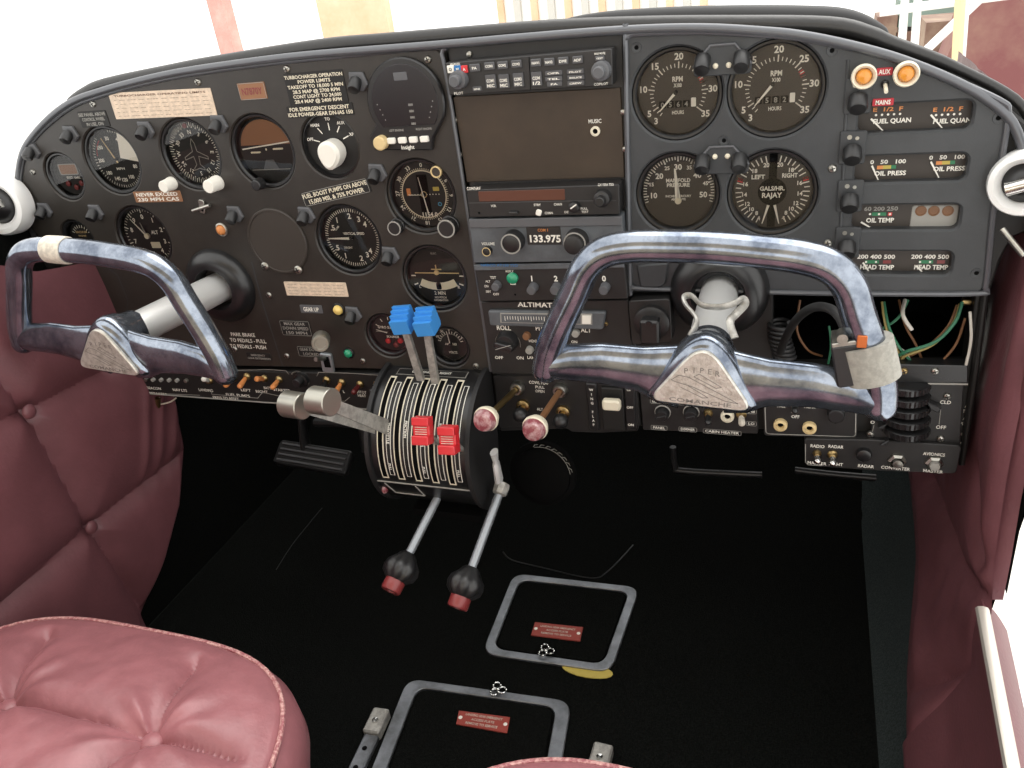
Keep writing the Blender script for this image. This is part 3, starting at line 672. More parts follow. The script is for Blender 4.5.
def cdid(d):
    ticks(d, 0, 355, 72, .72, .79, .0007, 'ivory'); d.arc(d.u, d.gv, .72*d.r, 0, 360, .0011, d.w, 'ivory', 40)
    for i, s in enumerate(('0', '3', '6', '9', '12', '15', '18', '21', '24', '27', '30', '33')): p = pol(d.u, d.gv, .89*d.r, i*30+3); d.text(s, p[0], p[1], d.w, .12*d.r, 'white', None, -i*30)
    d.bar(d.u, d.gv-.55*d.r, d.u, d.gv+.6*d.r, .34*d.r, d.w-.0001, d.w+.0001, 'dead_black')
    for i in range(-5, 6):
        if i: d.disc(d.u+i*.1*d.r, d.gv, .018*d.r, d.w+.0004, 'white', 8)
    d.arc(d.u, d.gv, .09*d.r, 0, 360, .0008, d.w+.0004, 'cream_print', 16)
    rot_rect(d, -.5, .08, .13, .22, 'orange', .0002); rot_rect(d, .42, .16, .2, .12, 'yellow', .0002); tx(d, 'O', .48, -.3, .12, m='sky_print', bold=.03); tx(d, '1154 0', .1, -.62, .13, .5)
gauge('course_deviation_indicator', 'cdi', 'navigation dial with compass ring, orange and yellow flags and crossed needles', cdid,
      [needle(-8, .55, .55, .035, hub=0, cy=.0), needle(91, .0, .45, .02, hub=0, name='horizontal_needle')])
def blankd(d): pass
u, v, r = G['blank']; t = pthing('blanking_cover', 'blank dark round cover plate between the yoke shaft and the climb dial', 'cover', u, v)
b = MB(); b.lathe(u, v, [(r, 0), (r, .002), (r-.0012, .0032), (r-.003, .0032), (r-.0035, .0022), (.0001, .0020)], 'dial_brown', 48); b.build('disc', t)
for a in (-140, 150): p = pol(u, v, r*1.0, a); screw(t, p[0], p[1], .003, .005)
def gyrod(d):
    ticks(d, -60, 60, 5, .7, .85, .0009); tx(d, 'GYRO SUCTION', 0, .30, .13, 1.3); tx(d, 'SOURCE', .1, -.22, .12, .7); d.line([(d.u-.8*d.r, d.gv+.05*d.r), (d.u+.6*d.r, d.gv+.02*d.r)], .001, d.w+.0004, 'off_grey')
    for x, y, m in ((-.2, -.45, 'red'), (.5, -.42, 'red'), (.2, -.66, 'tip_red')): d.lathe(d.u+x*d.r, d.gv+y*d.r, [(.15*d.r, d.w), (.14*d.r, d.w+.002), (.0001, d.w+.003)], m, 14)
gauge('suction_gauge', 'gyro', 'small dial marked GYRO SUCTION with red warning buttons', gyrod, [needle(-75, .75, .1, .06, hub=.12)])
def ampd(d):
    ticks(d, -75, 75, 13, .62, .75, .0009); d.arc(d.u, d.gv, .6*d.r, -75, 75, .0008, d.w, 'off_grey')
    for s, a in (('60', -60), ('30', -30), ('0', 0), ('30', 30), ('60', 60)): num(d, s, a, .86, .13)
    tx(d, 'AMPERES', 0, .0, .12, .7); tx(d, 'VOLTS', .05, -.5, .13, .5)
gauge('ammeter', 'amp', 'small dial marked AMPERES right of the blue propeller levers', ampd, [needle(-6, .7, .1, .06, hub=.1)])
def smd(d): ticks(d, -60, 60, 9, .62, .78, .001); tx(d, 'VACUUM', 0, .35, .14, .9, 'cream_print'); tx(d, 'INCHES', 0, .12, .1, .6, 'cream_print')
gauge('vacuum_gauge', 'small', 'small round dial just above the top left corner of the left yoke', smd)
# fuel selector style rotary with a pear-shaped white pointer
u, v, r = G['fuelsel']; t = pthing('rotary_selector', 'black dial with white tick labels and a white pear-shaped pointer knob', 'selector', u, v, -.011)
b = MB(); b.lathe(u, v, [(r-.0003, -.0115), (r-.0003, -.003), (r-.002, -.0026), (r-.003, -.007)], 'bezel', 44); b.build('bezel', t)
d = MB(); d.disc(u, v, r-.003, -.0072, 'dial_black', 40); d.u, d.gv, d.r, d.w = u, v, r-.003, -.0068
for a, s in ((-75, 'OFF'), (-38, 'MAIN'), (0, 'TO'), (34, 'AUX'), (68, 'XF')): ticks(d, a, a, 1, .5, .72, .0011); num(d, s, a, .86, .10)
d.build('dial', t)
b = MB(); cu, cv = U(332.5, 152); rr = .0130; n = 28; pts = []
for i in range(n):
    a = 360*i/n; k = 1+.30*max(0, cos((a-190)*D2R))**6; pts.append(pol(cu, cv, rr*k, a))
b.prism(pts, -.006, .011, 'white', .003, smooth=False); b.build('pointer_knob', t)
# engine monitor with buttons
cx, cy = U(407.5, 101.5); t = pthing('engine_monitor', 'tall dark digital engine monitor with four white buttons under its screen', 'engine monitor', cx, cy, .0)
R_ = .0415; lowl = U(375.5, 149); lowr = U(437, 149); pts = [pol(cx, cy, R_, a) for a in range(-118, 119, 8)]+[(lowr[0]+.0, lowr[1]+.012), (lowr[0]-.004, lowr[1]), (lowl[0]+.002, lowl[1]), (lowl[0]-.001, lowl[1]+.013)]
b = MB(); b.prism(pts, 0, .006, 'bezel', .0014); b.build('housing', t)
b = MB(); pts = [pol(cx, cy, R_*.86, a) for a in range(-128, 129, 8)]; b.prism(pts, .0055, .0066, 'display', .0003)
for i in range(4): b.text('880', cx+.006, cy-.002-.006*i, .0068, .0022, 'off_grey', .005)
b.text('LEFT ENGINE', cx-.014, cy-.0255, .0068, .0022, 'off_grey', .016); b.text('RIGHT ENGINE', cx+.016, cy-.0255, .0068, .0022, 'off_grey', .017)
for i in range(4):
    for sx in (-1, 1): b.disc(cx+sx*(.030-.002*i), cy+.0-.005*i, .0006, .0068, 'off_grey', 6)
b.rbox(cx+.0, cy+.0245, .015, .008, .0066, .0069, 'knob_grey', .001); b.build('screen', t)
for i in range(4):
    q = U(392+11*i, 140.5-.6*i, .006); b = MB(); b.rbox(q[0], q[1], .0088, .0058, .006, .0095, 'white', .0012, .0008); b.build('button', t)
q = U(382.5, 142, .006); b = MB(); b.lathe(q[0], q[1], [(.0072, .006), (.007, .013), (.0058, .014), (.0001, .0142)], 'cream_print', 22); b.build('knob', t, 'tan knob')
b = MB(); b.tpx('Insight', 408, 147, 13, 4, .006, bold=.02); b.build('lettering', t)

# knobs on the gauges
def knob(px, py, r, h, m, label, cat='knob', name='gauge_knob', w=0.0, ringm=None, tilt=None, group=None, hub=None):
    u, v = U(px, py, w+h); t = pthing(name, label, cat, u, v, w, group)
    b = MB(); b.lathe(u, v, [(r*1.08, w), (r*1.08, w+h*.25), (r, w+h*.3), (r*.97, w+h*.93), (r*.86, w+h), (.0001, w+h)], m, 28)
    b.build('knob_body', t)
    if ringm: b = MB(); b.lathe(u, v, [(r*.99, w+h*.9), (r*.99, w+h+.0003), (r*.86, w+h+.0004), (r*.84, w+h)], ringm, 28); b.build('ring', t)
    return t
G2 = 'adjusting knobs on the round gauges'
knob(163, 187, .0070, .016, 'white', 'white knob at the lower left of the heading indicator', group=G2)
knob(208, 187, .0078, .018, 'white', 'white knob at the lower right of the heading indicator', group=G2)
knob(394, 228.5, .0078, .010, 'knob_black', 'black knob with pale ring at the lower left of the navigation dial', ringm='off_grey', group=G2)
knob(446, 229, .0098, .013, 'knob_black', 'larger black knob with pale ring at the lower right of the navigation dial', ringm='off_grey', group=G2)
b = MB(); u, v = U(436, 172); b.lathe(u, v, [(.006, -.003), (.006, .001), (.005, .0014), (.0046, .0)], 'cream_print', 20); b.disc(u, v, .0047, .0, 'dial_brown', 16); tag(b.build('indicator_ring', None, loc=(u, 0, v)), 'small pale ringed window at the top right of the navigation dial', 'indicator')
# post lights
def post_light(px, py, label, flip=1):
    u, v = U(px, py); t = pthing('post_light', label, 'light', u, v, 0, 'post lights beside the gauges')
    b = MB(); b.prism([(u-.010, v-.004), (u+.004*flip, v-.008), (u+.011, v-.002), (u+.007, v+.010), (u-.008, v+.011)], 0, .0032, 'knob_grey', .001); b.build('bracket', t)
    b = MB(); T = Matrix.Translation((u-.001, v-.001, .008)) @ Matrix.Rotation(38*D2R, 4, 'X'); b.T = T
    b.lathe(0, 0, [(.0001, -.007), (.0060, -.0065), (.0064, .004), (.0055, .0058), (.0001, .0062)], 'knob_black', 18); b.T = None; b.build('lamp_head', t)
for q in ((34, 152, 'small post light at the far left above the digital clock'), (72, 135, 'small post light at the upper left of the airspeed dial'), (147, 131, 'small post light between the airspeed dial and heading indicator'),
          (220, 125, 'small post light left of the artificial horizon'), (359, 83, 'small post light at the upper left of the engine monitor'), (46, 211, 'small post light below the digital clock'),
          (97, 213, 'small post light just below the airspeed dial'), (236, 215, 'small post light left of the blank round cover'), (307, 216, 'small post light left of the climb rate dial'), (378, 174, 'small post light left of the navigation dial'),
          (391, 256, 'small post light left of the turn coordinator'), (354, 315, 'small post light right of the yellow lamp')): post_light(*q)
# indicator lamps
def lamp(px, py, r, m, label, ring='metal', h=.004, w=0.0):
    u, v = U(px, py, w+.002); t = pthing('indicator_lamp', label, 'lamp', u, v, w)
    b = MB(); b.lathe(u, v, [(r*1.35, w), (r*1.35, w+h*.4), (r*1.1, w+h*.6), (r, w+h*.5)], ring, 24); b.build('ring', t)
    b = MB(); b.lathe(u, v, [(r, w+h*.3), (r*.9, w+h), (r*.5, w+h*1.5), (.0001, w+h*1.6)], m, 24); b.build('lens', t)
lamp(221, 230, .0060, 'orange', 'orange lamp above the left yoke shaft')
lamp(338, 310, .0062, 'lamp_yellow', 'pale yellow lamp above the silver gear lever', 'bezel')
lamp(348, 353.5, .0055, 'lamp_green', 'green lamp right of the silver gear lever', 'bezel')
# small latch
t = pthing('toggle_latch', 'small silver latch between the white knobs below the heading indicator', 'latch', *U(203, 206)); u, v = U(203, 206)
b = MB(); b.rbox(u, v, .0075, .016, 0, .003, 'metal', .002, .0006, -12); b.disc(u, v-.004, .0016, .0031, 'dead_black', 10); b.build('plate', t)
b = MB(); b.tube([(u-.012, v-.004, .005), (u+.014, v+.002, .005)], .0022, 'metal', 10); b.build('pin', t)
# landing gear lever
u, v = U(323, 343); t = pthing('gear_lever', 'landing gear lever with round silver knob in a metal slot bracket', 'lever', u, v)
a = U(328, 362); b = MB(); b.rbox(a[0], a[1], .016, .026, 0, .004, 'rod_metal', .002, .001, -4); b.rbox(a[0]+.001, a[1]+.002, .009, .015, .0039, .0043, 'dead_black', .001, .0002); b.build('bracket', t)
b = MB(); b.tube([(a[0], a[1]+.006, 0), (a[0]-.002, a[1]+.014, .02)], .003, 'metal', 10); b.build('stem', t)
kk = at(321, 341, 'y', -.030); b = MB(panel=False); b.T = Matrix.Translation(kk) @ Vector((.5, -1, .1)).to_track_quat('Z', 'Y').to_matrix().to_4x4()
b.lathe(0, 0, [(.0001, -.011), (.0095, -.011), (.0105, -.008), (.0105, .008), (.0095, .010), (.007, .010), (.0065, .009), (.0001, .009)], 'knob_satin', 26); b.T = None; b.build('knob', t)

# placards and lettering on the pilot plate
def placard(parent, px, py, wpx, hpx, lines, m='dial_black', ink='white', rot=0, border=None, lh=None, label=None, w=0.0, bold=.02):
    u, v = U(px, py, w); a, bb = scale(px, py, w); su, sv = wpx*a, hpx*bb
    b = MB(); b.rbox(u, v, su, sv, w, w+.0008, m, .001, .0002, rot)
    if border: b.line(rrect(u, v, su*.96, sv*.94, .001, rot, 2), .0005, w+.001, border, True)
    n = len(lines); c, s_ = cos(rot*D2R), sin(rot*D2R)
    for i, (s, f) in enumerate(lines):
        dv = sv*(.5-(i+.5)/n)*.9; h = (lh or .6)*sv/n
        b.text(s, u-dv*s_, v+dv*c, w+.0011, h, ink, su*f, rot, bold)
    return b.build('placard', parent, label)
placard(lp, 162, 104, 101, 27, [('TURBOCHARGER OPERATING LIMITS', .9)]+[('- -- --- -- ---- -- --- -- --- --', .92)]*5, 'placard_tan', 'placard_ink', -1.2, lh=.42, label='wide tan printed placard')
placard(lp, 316, 289, 62, 14, [('--- -- --- -- ---', .9)]*4, 'placard_tan', 'placard_ink', 0, lh=.4, label='narrow tan printed placard')
placard(lp, 252.5, 91, 27, 17, [('N7870Y', .75)], 'placard_brown', 'tip_red', 0, border='off_grey', lh=.4)
placard(lp, 316, 88, 59, 33, [('TURBOCHARGER OPERATION', .98), ('POWER LIMITS', .55), ('TAKEOFF TO 18,000 5 MIN', .94), ('28.5 MAP @ 2700 RPM', .8), ('CONT LIGHT TO 24,000', .82), ('28.4 MAP @ 2400 RPM', .8)], rot=0, lh=.62, ink='ivory')
placard(lp, 320, 110.5, 66, 12, [('FOR EMERGENCY DESCENT', .9), ('IDLE POWER-GEAR DN-IAS 150', .98)], lh=.62, ink='ivory')
placard(lp, 335.5, 192.5, 71, 14, [('FUEL BOOST PUMPS ON ABOVE', .95), ('15,000 MSL & 75% POWER', .82)], rot=10, lh=.6, ink='ivory', border='off_grey')
placard(lp, 158, 196.5, 47, 11, [('NEVER EXCEED', .88), ('230 MPH CAS', .88)], 'placard_brown', 'white', lh=.62)
placard(lp, 94, 119, 28, 16, [('SEE PANEL ABOVE', .95), ('CONTROL WHEEL', .8), ('IN USE, ON', .6)], lh=.6, ink='off_grey')
placard(lp, 311.5, 309, 22, 8, [('GEAR UP', .7)], 'knob_grey', 'white', lh=.5)
placard(lp, 296, 328, 30, 15, [('MAX GEAR', .7), ('DOWN SPEED', .85), ('150 MPH', .7)], lh=.58, border='off_grey', ink='off_grey')
placard(lp, 311, 351.5, 26, 10, [('GEAR DOWN', .8), ('LOCKED', .6)], lh=.55, border='off_grey', ink='off_grey')
placard(lp, 259, 356.5, 24, 7, [('EMERGENCY', .6), ('GEAR EXTENSION', .95)], lh=.55, ink='off_grey')
b = MB(); b.tpx('PARK BRAKE', 243, 334.5, 24, 3.6); b.tpx('TO PEDALS - PULL', 248, 340.5, 36, 3.6); b.tpx('TO PEDALS - PUSH', 248, 346.5, 36, 3.6); b.build('lettering', lp)
b = MB(); b.line([U(x, y) for x, y in ((252, 262), (262, 300), (283, 366))], .0018, .0006, 'plastic_grey'); b.build('seam', lp)
b = MB(); b.line([U(x, y) for x, y in ((100, 262), (118, 275), (128, 300), (126, 330))], .0018, .0006, 'plastic_grey'); b.build('seam', lp)

# co-pilot panel: twin light brackets, amber lamps, labels, slot gauges
for i, (px, py, lab) in enumerate(((722.5, 60, 'twin lamp bracket between the two upper engine speed gauges'), (721.5, 160, 'twin lamp bracket above and between the manifold and fuel flow dials'))):
    u, v = U(px, py); t = pthing('twin_post_light', lab, 'light', u, v, 0, 'twin lamp brackets on the grey panel')
    b = MB(); b.prism(round_poly([(u-.024, v-.012), (u-.024, v-.001), (u-.010, v+.0135), (u+.010, v+.0135), (u+.024, v-.001), (u+.024, v-.012)], .004, 3), 0, .003, 'plastic_grey', .001)
    b.tube([(u-.024, v-.004, .003), (u-.010, v+.0125, .003), (u+.010, v+.0125, .003), (u+.024, v-.004, .003)], .0012, 'knob_grey', 8); b.build('bracket', t)
    for sx in (-1, 1):
        b = MB(); b.T = Matrix.Translation((u+sx*.016, v-.002, .009)) @ Matrix.Rotation(35*D2R, 4, 'X'); b.lathe(0, 0, [(.0001, -.009), (.0068, -.008), (.0072, .003), (.006, .006), (.0001, .0065)], 'knob_black', 20); b.T = None; b.build('lamp_head', t)
        screw(t, u+sx*.0055, v+.004*(1 if i else -1), .003, .0024, 'ivory', False)
for q, lab in (((863.5, 75), 'amber lamp in a white ring left of the red AUX label'), ((905.5, 72.5), 'amber lamp in a white ring right of the red AUX label')):
    u, v = U(*q); t = pthing('warning_lamp', lab, 'lamp', u, v, 0, 'amber warning lamps at the top right')
    b = MB(); b.lathe(u, v, [(.0085, 0), (.0085, .004), (.0098, .006), (.0098, .009), (.0088, .0105), (.0066, .008), (.0060, .003)], 'ivory', 32); b.build('ring', t)
    b = MB(); b.lathe(u, v, [(.0062, .002), (.0060, .008), (.0045, .0105), (.0001, .0115)], 'lamp_amber', 24); b.build('lens', t)
placard(rp, 884.5, 71.5, 16.5, 8, [('AUX', .72)], 'placard_red', 'white', 0, lh=.6, label='red label reading AUX'); placard(rp, 883, 102, 21.5, 7.5, [('MAINS', .7)], 'placard_red', 'white', 0, lh=.6, label='red label reading MAINS')
u, v = U(885, 84); b = MB(); b.lathe(u, v, [(.0032, 0), (.003, .003), (.002, .004)], 'bezel', 16); b.tube([(u, v, .002), (u+.0005, v-.004, .012)], .0016, 'ivory', 10); tag(b.build('toggle_switch', None, loc=(u, 0, v)), 'tiny pale toggle switch below the AUX label', 'switch')
for i, (px, py, ref) in enumerate(((857.5, 101, 'fuel quantity'), (852, 152, 'oil pressure'), (849.5, 200, 'oil temperature'), (847, 246, 'cylinder head temperature'))):
    u, v = U(px, py); t = pthing('slot_light', 'black lamp bracket at the left end of the %s slot' % ref, 'light', u, v, 0, 'lamp brackets beside the slot gauges')
    b = MB(); b.rbox(u-.0, v+.004, .021, .028, 0, .0025, 'plastic_grey', .002, .0008); b.disc(u-.003, v+.013, .002, .0027, 'metal', 10); b.disc(u+.003, v+.012, .0016, .0027, 'metal', 10); b.build('bracket', t)
    b = MB(); b.T = Matrix.Translation((u, v-.001, .009)) @ Matrix.Rotation(38*D2R, 4, 'X'); b.lathe(0, 0, [(.0001, -.007), (.0075, -.0065), (.0078, .003), (.0065, .0055), (.0001, .006)], 'knob_black', 20); b.T = None; b.build('lamp_head', t)
def slotg(i, label, halves):
    u, v, su, sv = R4(*SL[i]); t = pthing('slot_gauge', label, 'gauge', u, v, -.012, 'slot gauges on the grey panel')
    b = MB(); b.rbox(u, v, su+.004, sv+.004, -.0122, -.0105, 'dial_brown', .006, .0002)
    b.u, b.gv, b.r, b.w = u, v, sv/2, -.0103
    for h in halves: h(b, u, v, su, sv)
    b.build('dial', t)
    return t, u, v, su, sv
def sneedle(t, x0, y0, x1, y1):
    p = U(x0, y0, -.008); q = U(x1, y1, -.008); b = MB(); b.bar(p[0], p[1], q[0], q[1], .0016, -.0095, -.0088, 'white', .0008); b.build('needle', t)
def T_(b, s, px, py, wpx, hpx, m='white', bold=.03): b.tpx(s, px, py, wpx, hpx, -.0103, m, 0, bold)
def dots(b, pts, m='white', r=.0010):
    for x, y in pts: u, v = U(x, y, -.0103); b.disc(u, v, r, -.0099, m, 8)
def seg(b, x0, x1, y0, y1, m, h=.003):
    p = U(x0, y0, -.0103); q = U(x1, y1, -.0103); b.bar(p[0], p[1], q[0], q[1], h, -.0103, -.0100, m)
def fq(x):
    def f(b, u, v, su, sv):
        T_(b, 'E  1/2  F', x+15, 109-.0*x, 30, 4, 'orange'); dots(b, [(x+3+6*i, 115-.3*i) for i in range(5)]); T_(b, 'FUEL QUAN', x+19, 120.5, 38, 4.6)
    return f
t, *_ = slotg(0, 'long slot gauge reading FUEL QUAN twice under the MAINS label', [fq(873), fq(933)]); sneedle(t, 871, 119, 884, 132); sneedle(t, 931, 115, 943, 129)
def op(x, y):
    def f(b, u, v, su, sv):
        T_(b, '0   50   100', x+14, y, 36, 4); seg(b, x+3, x+9, y+6, y+5.7, 'orange'); seg(b, x+9, x+17, y+5.7, y+5.4, 'yellow'); seg(b, x+17, x+22, y+5.4, y+5.2, 'green'); T_(b, 'OIL PRESS', x+16, y+11.5, 32, 4.4)
    return f
t, *_ = slotg(1, 'slot gauge reading OIL PRESS twice with orange and green bars', [op(874, 161.5), op(933, 157)]); sneedle(t, 872, 166, 879, 182); sneedle(t, 931, 162, 939, 178)
def ot(b, u, v, su, sv):
    T_(b, '60 200 250', 881, 208.5, 34, 4, 'off_grey'); seg(b, 872, 886, 214, 214, 'green'); seg(b, 888, 892, 214, 214, 'red'); dots(b, [(870, 214), (879, 214), (890, 214)]); T_(b, 'OIL TEMP', 880, 220, 28, 4.4)
    a = U(934, 217.5, -.010); c, d_ = scale(934, 217.5); b.rbox(a[0], a[1], 48*c, 25*d_, -.0105, -.0098, 'off_grey', .002)
    for x in (921, 934, 948): p = U(x, 211, -.0095); b.lathe(p[0], p[1], [(.0046, -.0098), (.0046, -.0094), (.0036, -.0092), (.0034, -.0097), (.0001, -.0097)], 'wire_brown', 20)
t, *_ = slotg(2, 'slot gauge reading OIL TEMP with a bare metal plate in its right half', [ot]); sneedle(t, 861, 222.5, 874, 230)
def ht(x):
    def f(b, u, v, su, sv):
        T_(b, '200 400 500', x+19, 256.5, 38, 4); seg(b, x+8, x+22, 261.8, 261.8, 'green'); seg(b, x+26, x+34, 261.8, 261.8, 'tip_red'); dots(b, [(x+9, 261.8), (x+19, 261.8)]); T_(b, 'HEAD TEMP', x+20, 267, 34, 4.4)
    return f
t, *_ = slotg(3, 'lowest slot gauge reading HEAD TEMP twice', [ht(857), ht(911)]); sneedle(t, 863, 263, 871, 275); sneedle(t, 916, 266, 925, 275)
# ------------------------------------------------------------------ radios in the centre column (faces stand proud of the plate)
def unit(name, label, cat, corners, w0, w1, m, r=.0015, part='faceplate', group=None):
    pts = [U(x, y, w1) for x, y in corners]; cu = sum(p[0] for p in pts)/len(pts); cv = sum(p[1] for p in pts)/len(pts)
    t = pthing(name, label, cat, cu, cv, w0, group)
    b = MB(); b.prism(round_poly(pts, r, 3), w0, w1, m, .0008); b.build(part, t); return t
def pknob(parent, px, py, r, h, w, m='knob_black', name='knob', ring=None, flute=0, r2=None, h2=0, label=None):
    u, v = U(px, py, w+h); b = MB(); b.lathe(u, v, [(r*1.05, w), (r, w+h*.15), (r*.97, w+h*.92), (r*.85, w+h), (.0001, w+h)], m, 26)
    if r2: b.lathe(u, v, [(r2, w+h-.001), (r2, w+h+h2*.9), (r2*.85, w+h+h2), (.0001, w+h+h2)], m, 22)
    if flute:
        for i in range(flute): p = pol(u, v, r, 360*i/flute); b.bar(p[0], p[1], p[0]+(p[0]-u)*.06, p[1]+(p[1]-v)*.06, r*.25, w+h*.2, w+h*.95, m)
    if ring: b.lathe(u, v, [(r*.98, w+h+.0001), (r*.98, w+h+.0005), (r*.86, w+h+.0006), (r*.85, w+h)], ring, 26)
    return b.build(name, parent, label)
# audio panel
W = .013
t = unit('audio_panel', 'slim dark audio selector with two rows of grey buttons atop the column', 'radio', [(445, 63), (612, 48.5), (612.5, 85.5), (449.5, 95.5)], -.004, W, 'radio_black')
c4 = lambda *q: None
def btn(parent, px, py, wpx, hpx, w, m='button_grey', txt=None, h=.0022, name='button', ink='white', rows=1, rot=0):
    u, v = U(px, py, w+h); a, bb = scale(px, py, w+h); b = MB(); b.rbox(u, v, wpx*a, hpx*bb, w, w+h, m, .0008, .0005)
    if txt:
        for i, s in enumerate(txt.split('|')): n = len(txt.split('|')); b.text(s, u, v+((n-1)/2-i)*hpx*bb*.36-hpx*bb*(.1 if n > 1 else 0), w+h+.0003, hpx*bb*(.22 if n > 1 else .34), ink, wpx*a*(.72 if len(s) > 2 else .45), 0, .025)
    return b.build(name, parent)
def ap(x, y): return 430+x/4.862, 30+y/4.862
for x, y, s in ((216, 185, 'PA'), (287, 176, 'COM1'), (351, 172, 'COM2'), (418, 166, 'COM3'), (513, 160, 'NAV1'), (578, 156, 'NAV2'), (646, 151, 'DME'), (716, 146, 'ADF')): btn(t, *ap(x, y), 10.3, 7.6, W, txt=s)
for x, y, s in ((294, 252, 'COM1|MIC'), (358, 250, 'COM2|MIC'), (428, 244, 'COM3|MIC'), (517, 239, 'COM|1/2')): btn(t, *ap(x, y), 10.3, 14, W, txt=s)
for x, y, s, w_ in ((600, 210, 'OPR', 17), (600, 238, 'TEL', 17), (604, 263, 'PA', 15), (706, 203, 'PILOT', 17), (708, 231, 'ISOLATE', 17), (708, 259, 'CREW', 17), (824, 138, 'TEST', 9.5), (228, 287, 'SENS', 9)): btn(t, *ap(x, y), w_, 5, W, txt=s, h=.0014)
for x, m, s in ((102, 'white', 'O'), (136, 'print_blue', 'M'), (169, 'red', 'A')):
    p = ap(x, 190); u, v = U(*p, W); a, bb = scale(*p, W); b = MB(); b.rbox(u, v, 6.6*a, 7.6*bb, W, W+.0014, 'display' if False else m, .0006, .0003); b.text(s, u, v, W+.0017, 3*bb, 'dial_black' if m == 'white' else 'white', None, 0, .02); b.build('marker_light', t, {'white': 'white marker light', 'print_blue': 'blue marker light', 'red': 'red marker light'}[m])
pknob(t, *ap(130, 245), .0083, .008, W, 'knob_grey', r2=.0052, h2=.008); pknob(t, *ap(826, 203), .0083, .008, W, 'knob_grey', r2=.0052, h2=.008)
b = MB(); b.tpx('MARKER', *ap(123, 166), 10, 2.4, W); b.tpx('PILOT', *ap(140, 307), 9, 2.6, W); b.tpx('COPILOT', *ap(832, 262), 14, 2.6, W); b.tpx('MKR MUTE', *ap(826, 114), 11, 2.2, W); b.line([U(*ap(x, y), W) for x, y in ((482, 130), (490, 290))], .0006, W+.0005, 'dead_black'); b.build('lettering', t)
# gps display unit
W = .016
t = unit('navigation_receiver', 'black navigation radio with a long amber-brown screen', 'radio', [(466, 190), (619, 184.5), (619.5, 214.5), (469.5, 217.5)], -.004, W, 'radio_black')
gx = lambda x, y: (430+x/4.862, 170+y/4.862)
b = MB(); u, v, su, sv = R4(*[gx(235, 0)[0], gx(655, 0)[0], gx(0, 93)[1], gx(0, 149)[1]], W); b.prism(round_poly([U(*gx(x, y), W) for x, y in ((235, 104), (655, 92), (657, 145), (240, 153))], .001, 2), W, W+.0006, 'display_amber', .0002); b.build('screen', t, 'amber-brown screen')
b = MB(); b.line([U(*gx(x, y), W) for x, y in ((183, 160), (660, 150), (905, 148))], .0007, W+.0006, 'button_grey'); b.tpx('COM/NAV', *gx(213, 89), 14, 3, W); b.tpx('GX 155A TSO', *gx(855, 71), 16, 2.6, W)
b.tpx('VOR', *gx(309, 174), 5, 2.4, W); b.tpx('STBY', *gx(522, 169), 7, 2.4, W); b.tpx('CHAN', *gx(622, 166), 8, 2.4, W); b.tpx('CHAN', *gx(578, 208), 8, 2.4, W); b.tpx('PULL', *gx(750, 187), 7, 2.2, W); b.tpx('TEST', *gx(754, 203), 7, 2.2, W); b.tpx('KHZ', *gx(664, 204), 4, 2.2, W)
u, v = U(*gx(240, 208), W); b.disc(u, v, .0012, W+.0005, 'dead_black', 10); b.build('lettering', t)
u, v = U(*gx(410, 206), W); b = MB(); b.rbox(u, v, .009, .003, W, W+.004, 'knob_black', .001, .0005); b.build('slide_switch', t)
u, v = U(*gx(530, 206), W); b = MB(); b.rbox(u, v, .0055, .006, W, W+.002, 'white', .0015, .0005, -20); b.build('button', t, 'white button')
pknob(t, *gx(697, 185), .0052, .006, W, 'knob_black'); u, v = U(*gx(692, 184), W+.007); b = MB(); b.bar(u-.002, v-.001, u+.004, v+.003, .0012, W+.006, W+.0068, 'white'); b.build('pointer', t)
pknob(t, *gx(832, 145), .0078, .009, W, 'knob_black', r2=.0045, h2=.008)
# communication radio
W = .014
t = unit('communication_radio', 'grey radio tuned to 133.975 with two large round knobs', 'radio', [(469, 219), (622, 216), (625, 261), (474, 263)], -.004, W, 'radio_grey')
b = MB(); b.prism([U(x, y, W) for x, y in ((469.5, 219), (621.5, 216), (622.5, 225), (470.5, 227.5))], W, W+.002, 'knob_grey', .0006); b.build('top_lip', t)
b = MB(); u, v, su, sv = R4(527, 561, 226.5, 244.5, W); b.rbox(u, v, su, sv, W, W+.0006, 'radio_black', .001, .0002); b.tpx('COM 1', 543, 229.8, 10, 2.8, W, 'orange', lift=.001); b.tpx('133.975', 545.5, 238.3, 31, 7, W, bold=.03, lift=.001); b.build('frequency_window', t)
pknob(t, *gx(393, 360), .0108, .012, W, 'knob_black', ring='off_grey'); pknob(t, *gx(703, 357), .0115, .010, W, 'radio_black', r2=.0092, h2=.007, ring='off_grey')
pknob(t, *gx(274, 398), .0048, .005, W, 'radio_black', ring='cream_print')
b = MB(); b.tpx('VOLUME', *gx(283, 358), 13, 2.8, W); b.build('lettering', t)
